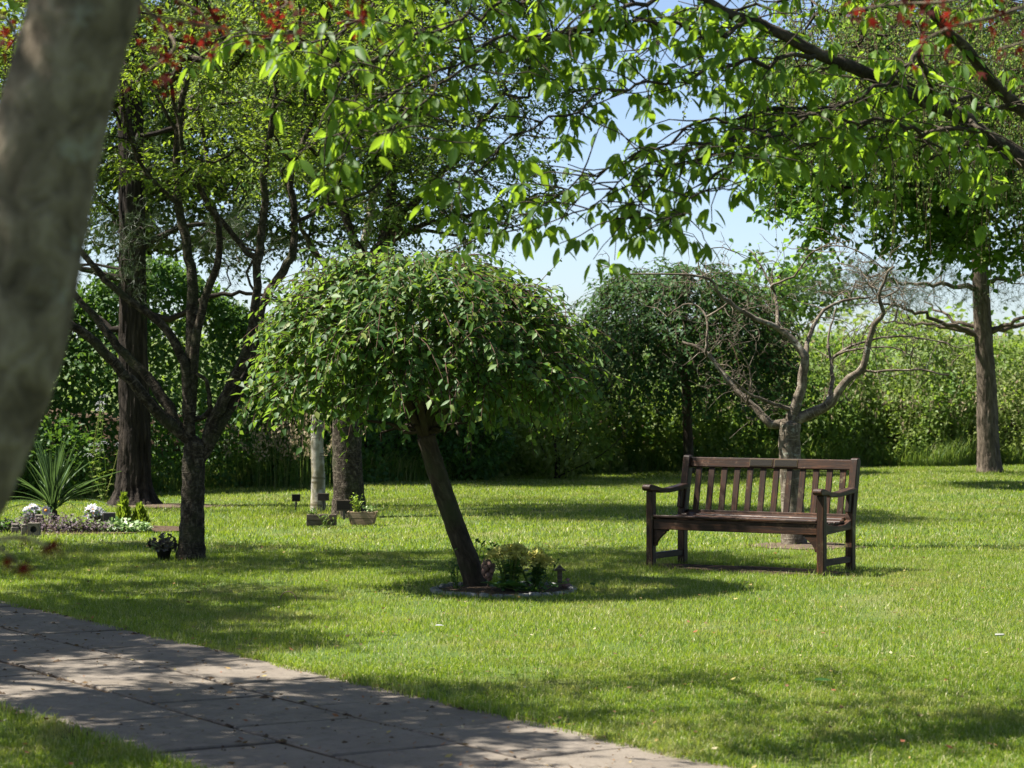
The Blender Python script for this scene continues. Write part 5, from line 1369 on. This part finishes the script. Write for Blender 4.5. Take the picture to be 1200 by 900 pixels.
def carpet(name, label, c, r, n, H, size, mat, cat='ground cover'):
    root = empty(name, (c[0], c[1], 0), label, cat); a = rng.random(n)*6.28; q = np.sqrt(rng.random(n)); g = Geo(); s = Geo()
    x, y = c[0]+r[0]*q*np.cos(a), c[1]+r[1]*q*np.sin(a); z = .01+H*(1-q**2*.6)*rng.random(n)*(.5+fbm(x*9, y*9))
    leaves(g, np.stack([x, y, z], -1), unit(np.stack([np.cos(a), np.sin(a), .5*rng.standard_normal(n)], -1)+rng.standard_normal((n, 3))*.6), unit(np.array((0, -.3, 1))+rng.standard_normal((n, 3))*.4), size*(.6+.7*rng.random(n)), T_mid(.34)); g.build('foliage', mat, root)
    for k in range(14):
        i = rng.integers(n); tube(s, [np.array((c[0]+(x[i]-c[0])*.5, c[1]+(y[i]-c[1])*.5, .0)), np.array((x[i], y[i], z[i]))], .003, 4)
    s.build('stems', M_B_TWIG, root)
carpet('heather', 'mauve-brown heather filling the middle of the left flower bed', (-4.55, 23.9), (.62, .16), 1500, .15, .035, M_MAUVE)
carpet('ivy', 'variegated cream and green ivy spilling at the right end of the bed', (-3.85, 24.0), (.26, .14), 500, .10, .055, M_VARIEG)
carpet('low_plant', 'dark green low plants at the far left end of the flower bed', (-5.15, 23.9), (.3, .18), 700, .13, .05, M_HEDGE)
carpet('low_plant', 'yellowish low plants between the starry flowers and the ivy', (-4.25, 24.05), (.25, .14), 500, .10, .045, M_NETTLE)

# ------------------------------------------------------------------ small things lying about
g = Geo()
n = 5200; x = (rng.random(n)-.5)*7.5; y = 8.8+14*rng.random(n)**1.5
n1 = path_n(x, y); edge = np.abs(n1-5.58); inp = in_path(x, y)
keep = (inp & (rng.random(n) < .8)) | (~inp & (rng.random(n) < .38))
x, y, inp = x[keep], y[keep], inp[keep]
ex = rng.standard_normal(260)*.045+5.60; eu = -7-9*rng.random(260); e = eu[:, None]*UP+ex[:, None]*NP
# along the slab joints
ju = -7-9*rng.random(200); jn = rng.choice([4.388, 4.99], 200)+rng.standard_normal(200)*.012; j = ju[:, None]*UP+jn[:, None]*NP
x = np.concatenate([x, e[:, 0], j[:, 0]]); y = np.concatenate([y, e[:, 1], j[:, 1]]); inp = np.concatenate([inp, np.ones(460, bool)])
n = len(x); az = rng.random(n)*6.28
leaves(g, np.stack([x, y, np.where(inp, .021, .04)], -1), np.stack([np.cos(az), np.sin(az), rng.standard_normal(n)*.15], -1), unit(rng.standard_normal((n, 3))*.3+np.array((0, 0, 1))), .032*(.3+.9*rng.random(n)**2.2), T_mid(.3, .2))
tag(g.build('fallen_leaves', M_LITTER), 'small dead leaves and crumbs scattered over path and lawn', 'leaf litter', kind='stuff')

g = Geo(); n = 900                                       # dark crumbs of soil and moss on the slabs, thickest along the joints
u_ = -7-9*rng.random(n); n_ = np.where(rng.random(n) < .55, rng.choice([3.80, 4.388, 4.99, 5.57], n)+rng.standard_normal(n)*.022, 3.8+1.76*rng.random(n))
p_ = u_[:, None]*UP+n_[:, None]*NP; p_ = p_[fbm(p_[:, 0]*2.1, p_[:, 1]*2.1, 6.0) > .45]; n = len(p_)
az = rng.random(n)*6.28; sz = .007+.03*rng.random(n)**4
v_ = []; f_ = []
for i in range(n):
    k = len(v_); h_ = .003+sz[i]*.22
    for j in range(5):
        a_ = az[i]+j*1.2566; r_ = sz[i]*(.5+.5*rng.random()); v_.append((p_[i, 0]+r_*math.cos(a_), p_[i, 1]+r_*math.sin(a_)*.8, .0105))
    v_.append((p_[i, 0], p_[i, 1], .013+h_)); f_ += [(k+j, k+(j+1) % 5, k+5) for j in range(5)]
g.add(np.array(v_), np.array(f_)); tag(g.build('soil_crumbs', M_SOIL), 'dark crumbs of soil and moss along the joints of the paving', 'debris', kind='stuff')

def lying(name, label, px, py, size, mat, cat, az, tmpl=None, z=.04):
    c = G(px, py); g = Geo(); leaves(g, np.array([c+(0, 0, z)]), np.array([(math.cos(az), math.sin(az), .1)]), np.array([(0, -.25, 1.)]), np.array([size]), tmpl or T_fine())
    o = g.build(name, mat); tag(o, label, cat); return o
lying('fallen_leaf', 'large dark green fallen leaf on the lawn at the lower right', 953, 807, .10, M_DOME2, 'leaf', .1)
lying('fallen_leaf', 'pale whitish leaf on the lawn below the flower bed', 510, 741, .06, M_WHITEPETAL, 'leaf', .4)
lying('fallen_leaf', 'reddish brown leaf at the path edge on the left', 278, 769, .05, M_LITTER, 'leaf', 1.0, T_palm())
c = G(1171, 752); g = Geo(); tube(g, [c+(-.025, .0, .04), c+(-.02, 0, .04), c+(.02, -.015, .042), c+(.026, -.017, .042)], np.array((.004, .006, .006, .004)), 8)
tag(g.build('white_stub', M_WHITE), 'small white stub lying in the grass at the right edge', 'litter')
c = G(338, 706); g = Geo(); a = np.linspace(0, math.pi, 12); tube(g, np.stack([c[0]-.06*np.cos(a)+.0, c[1]+.03*np.cos(a), .075*np.sin(a)], -1), .0035, 5)
tag(g.build('wire_hoop', M_WIRE), 'thin rusty wire hoop standing in the grass left of the leaning tree', 'hoop')
for px, py, L, az in ((105, 733, .22, .05), (300, 745, .16, .3), (470, 830, .25, -.1)):
    pass
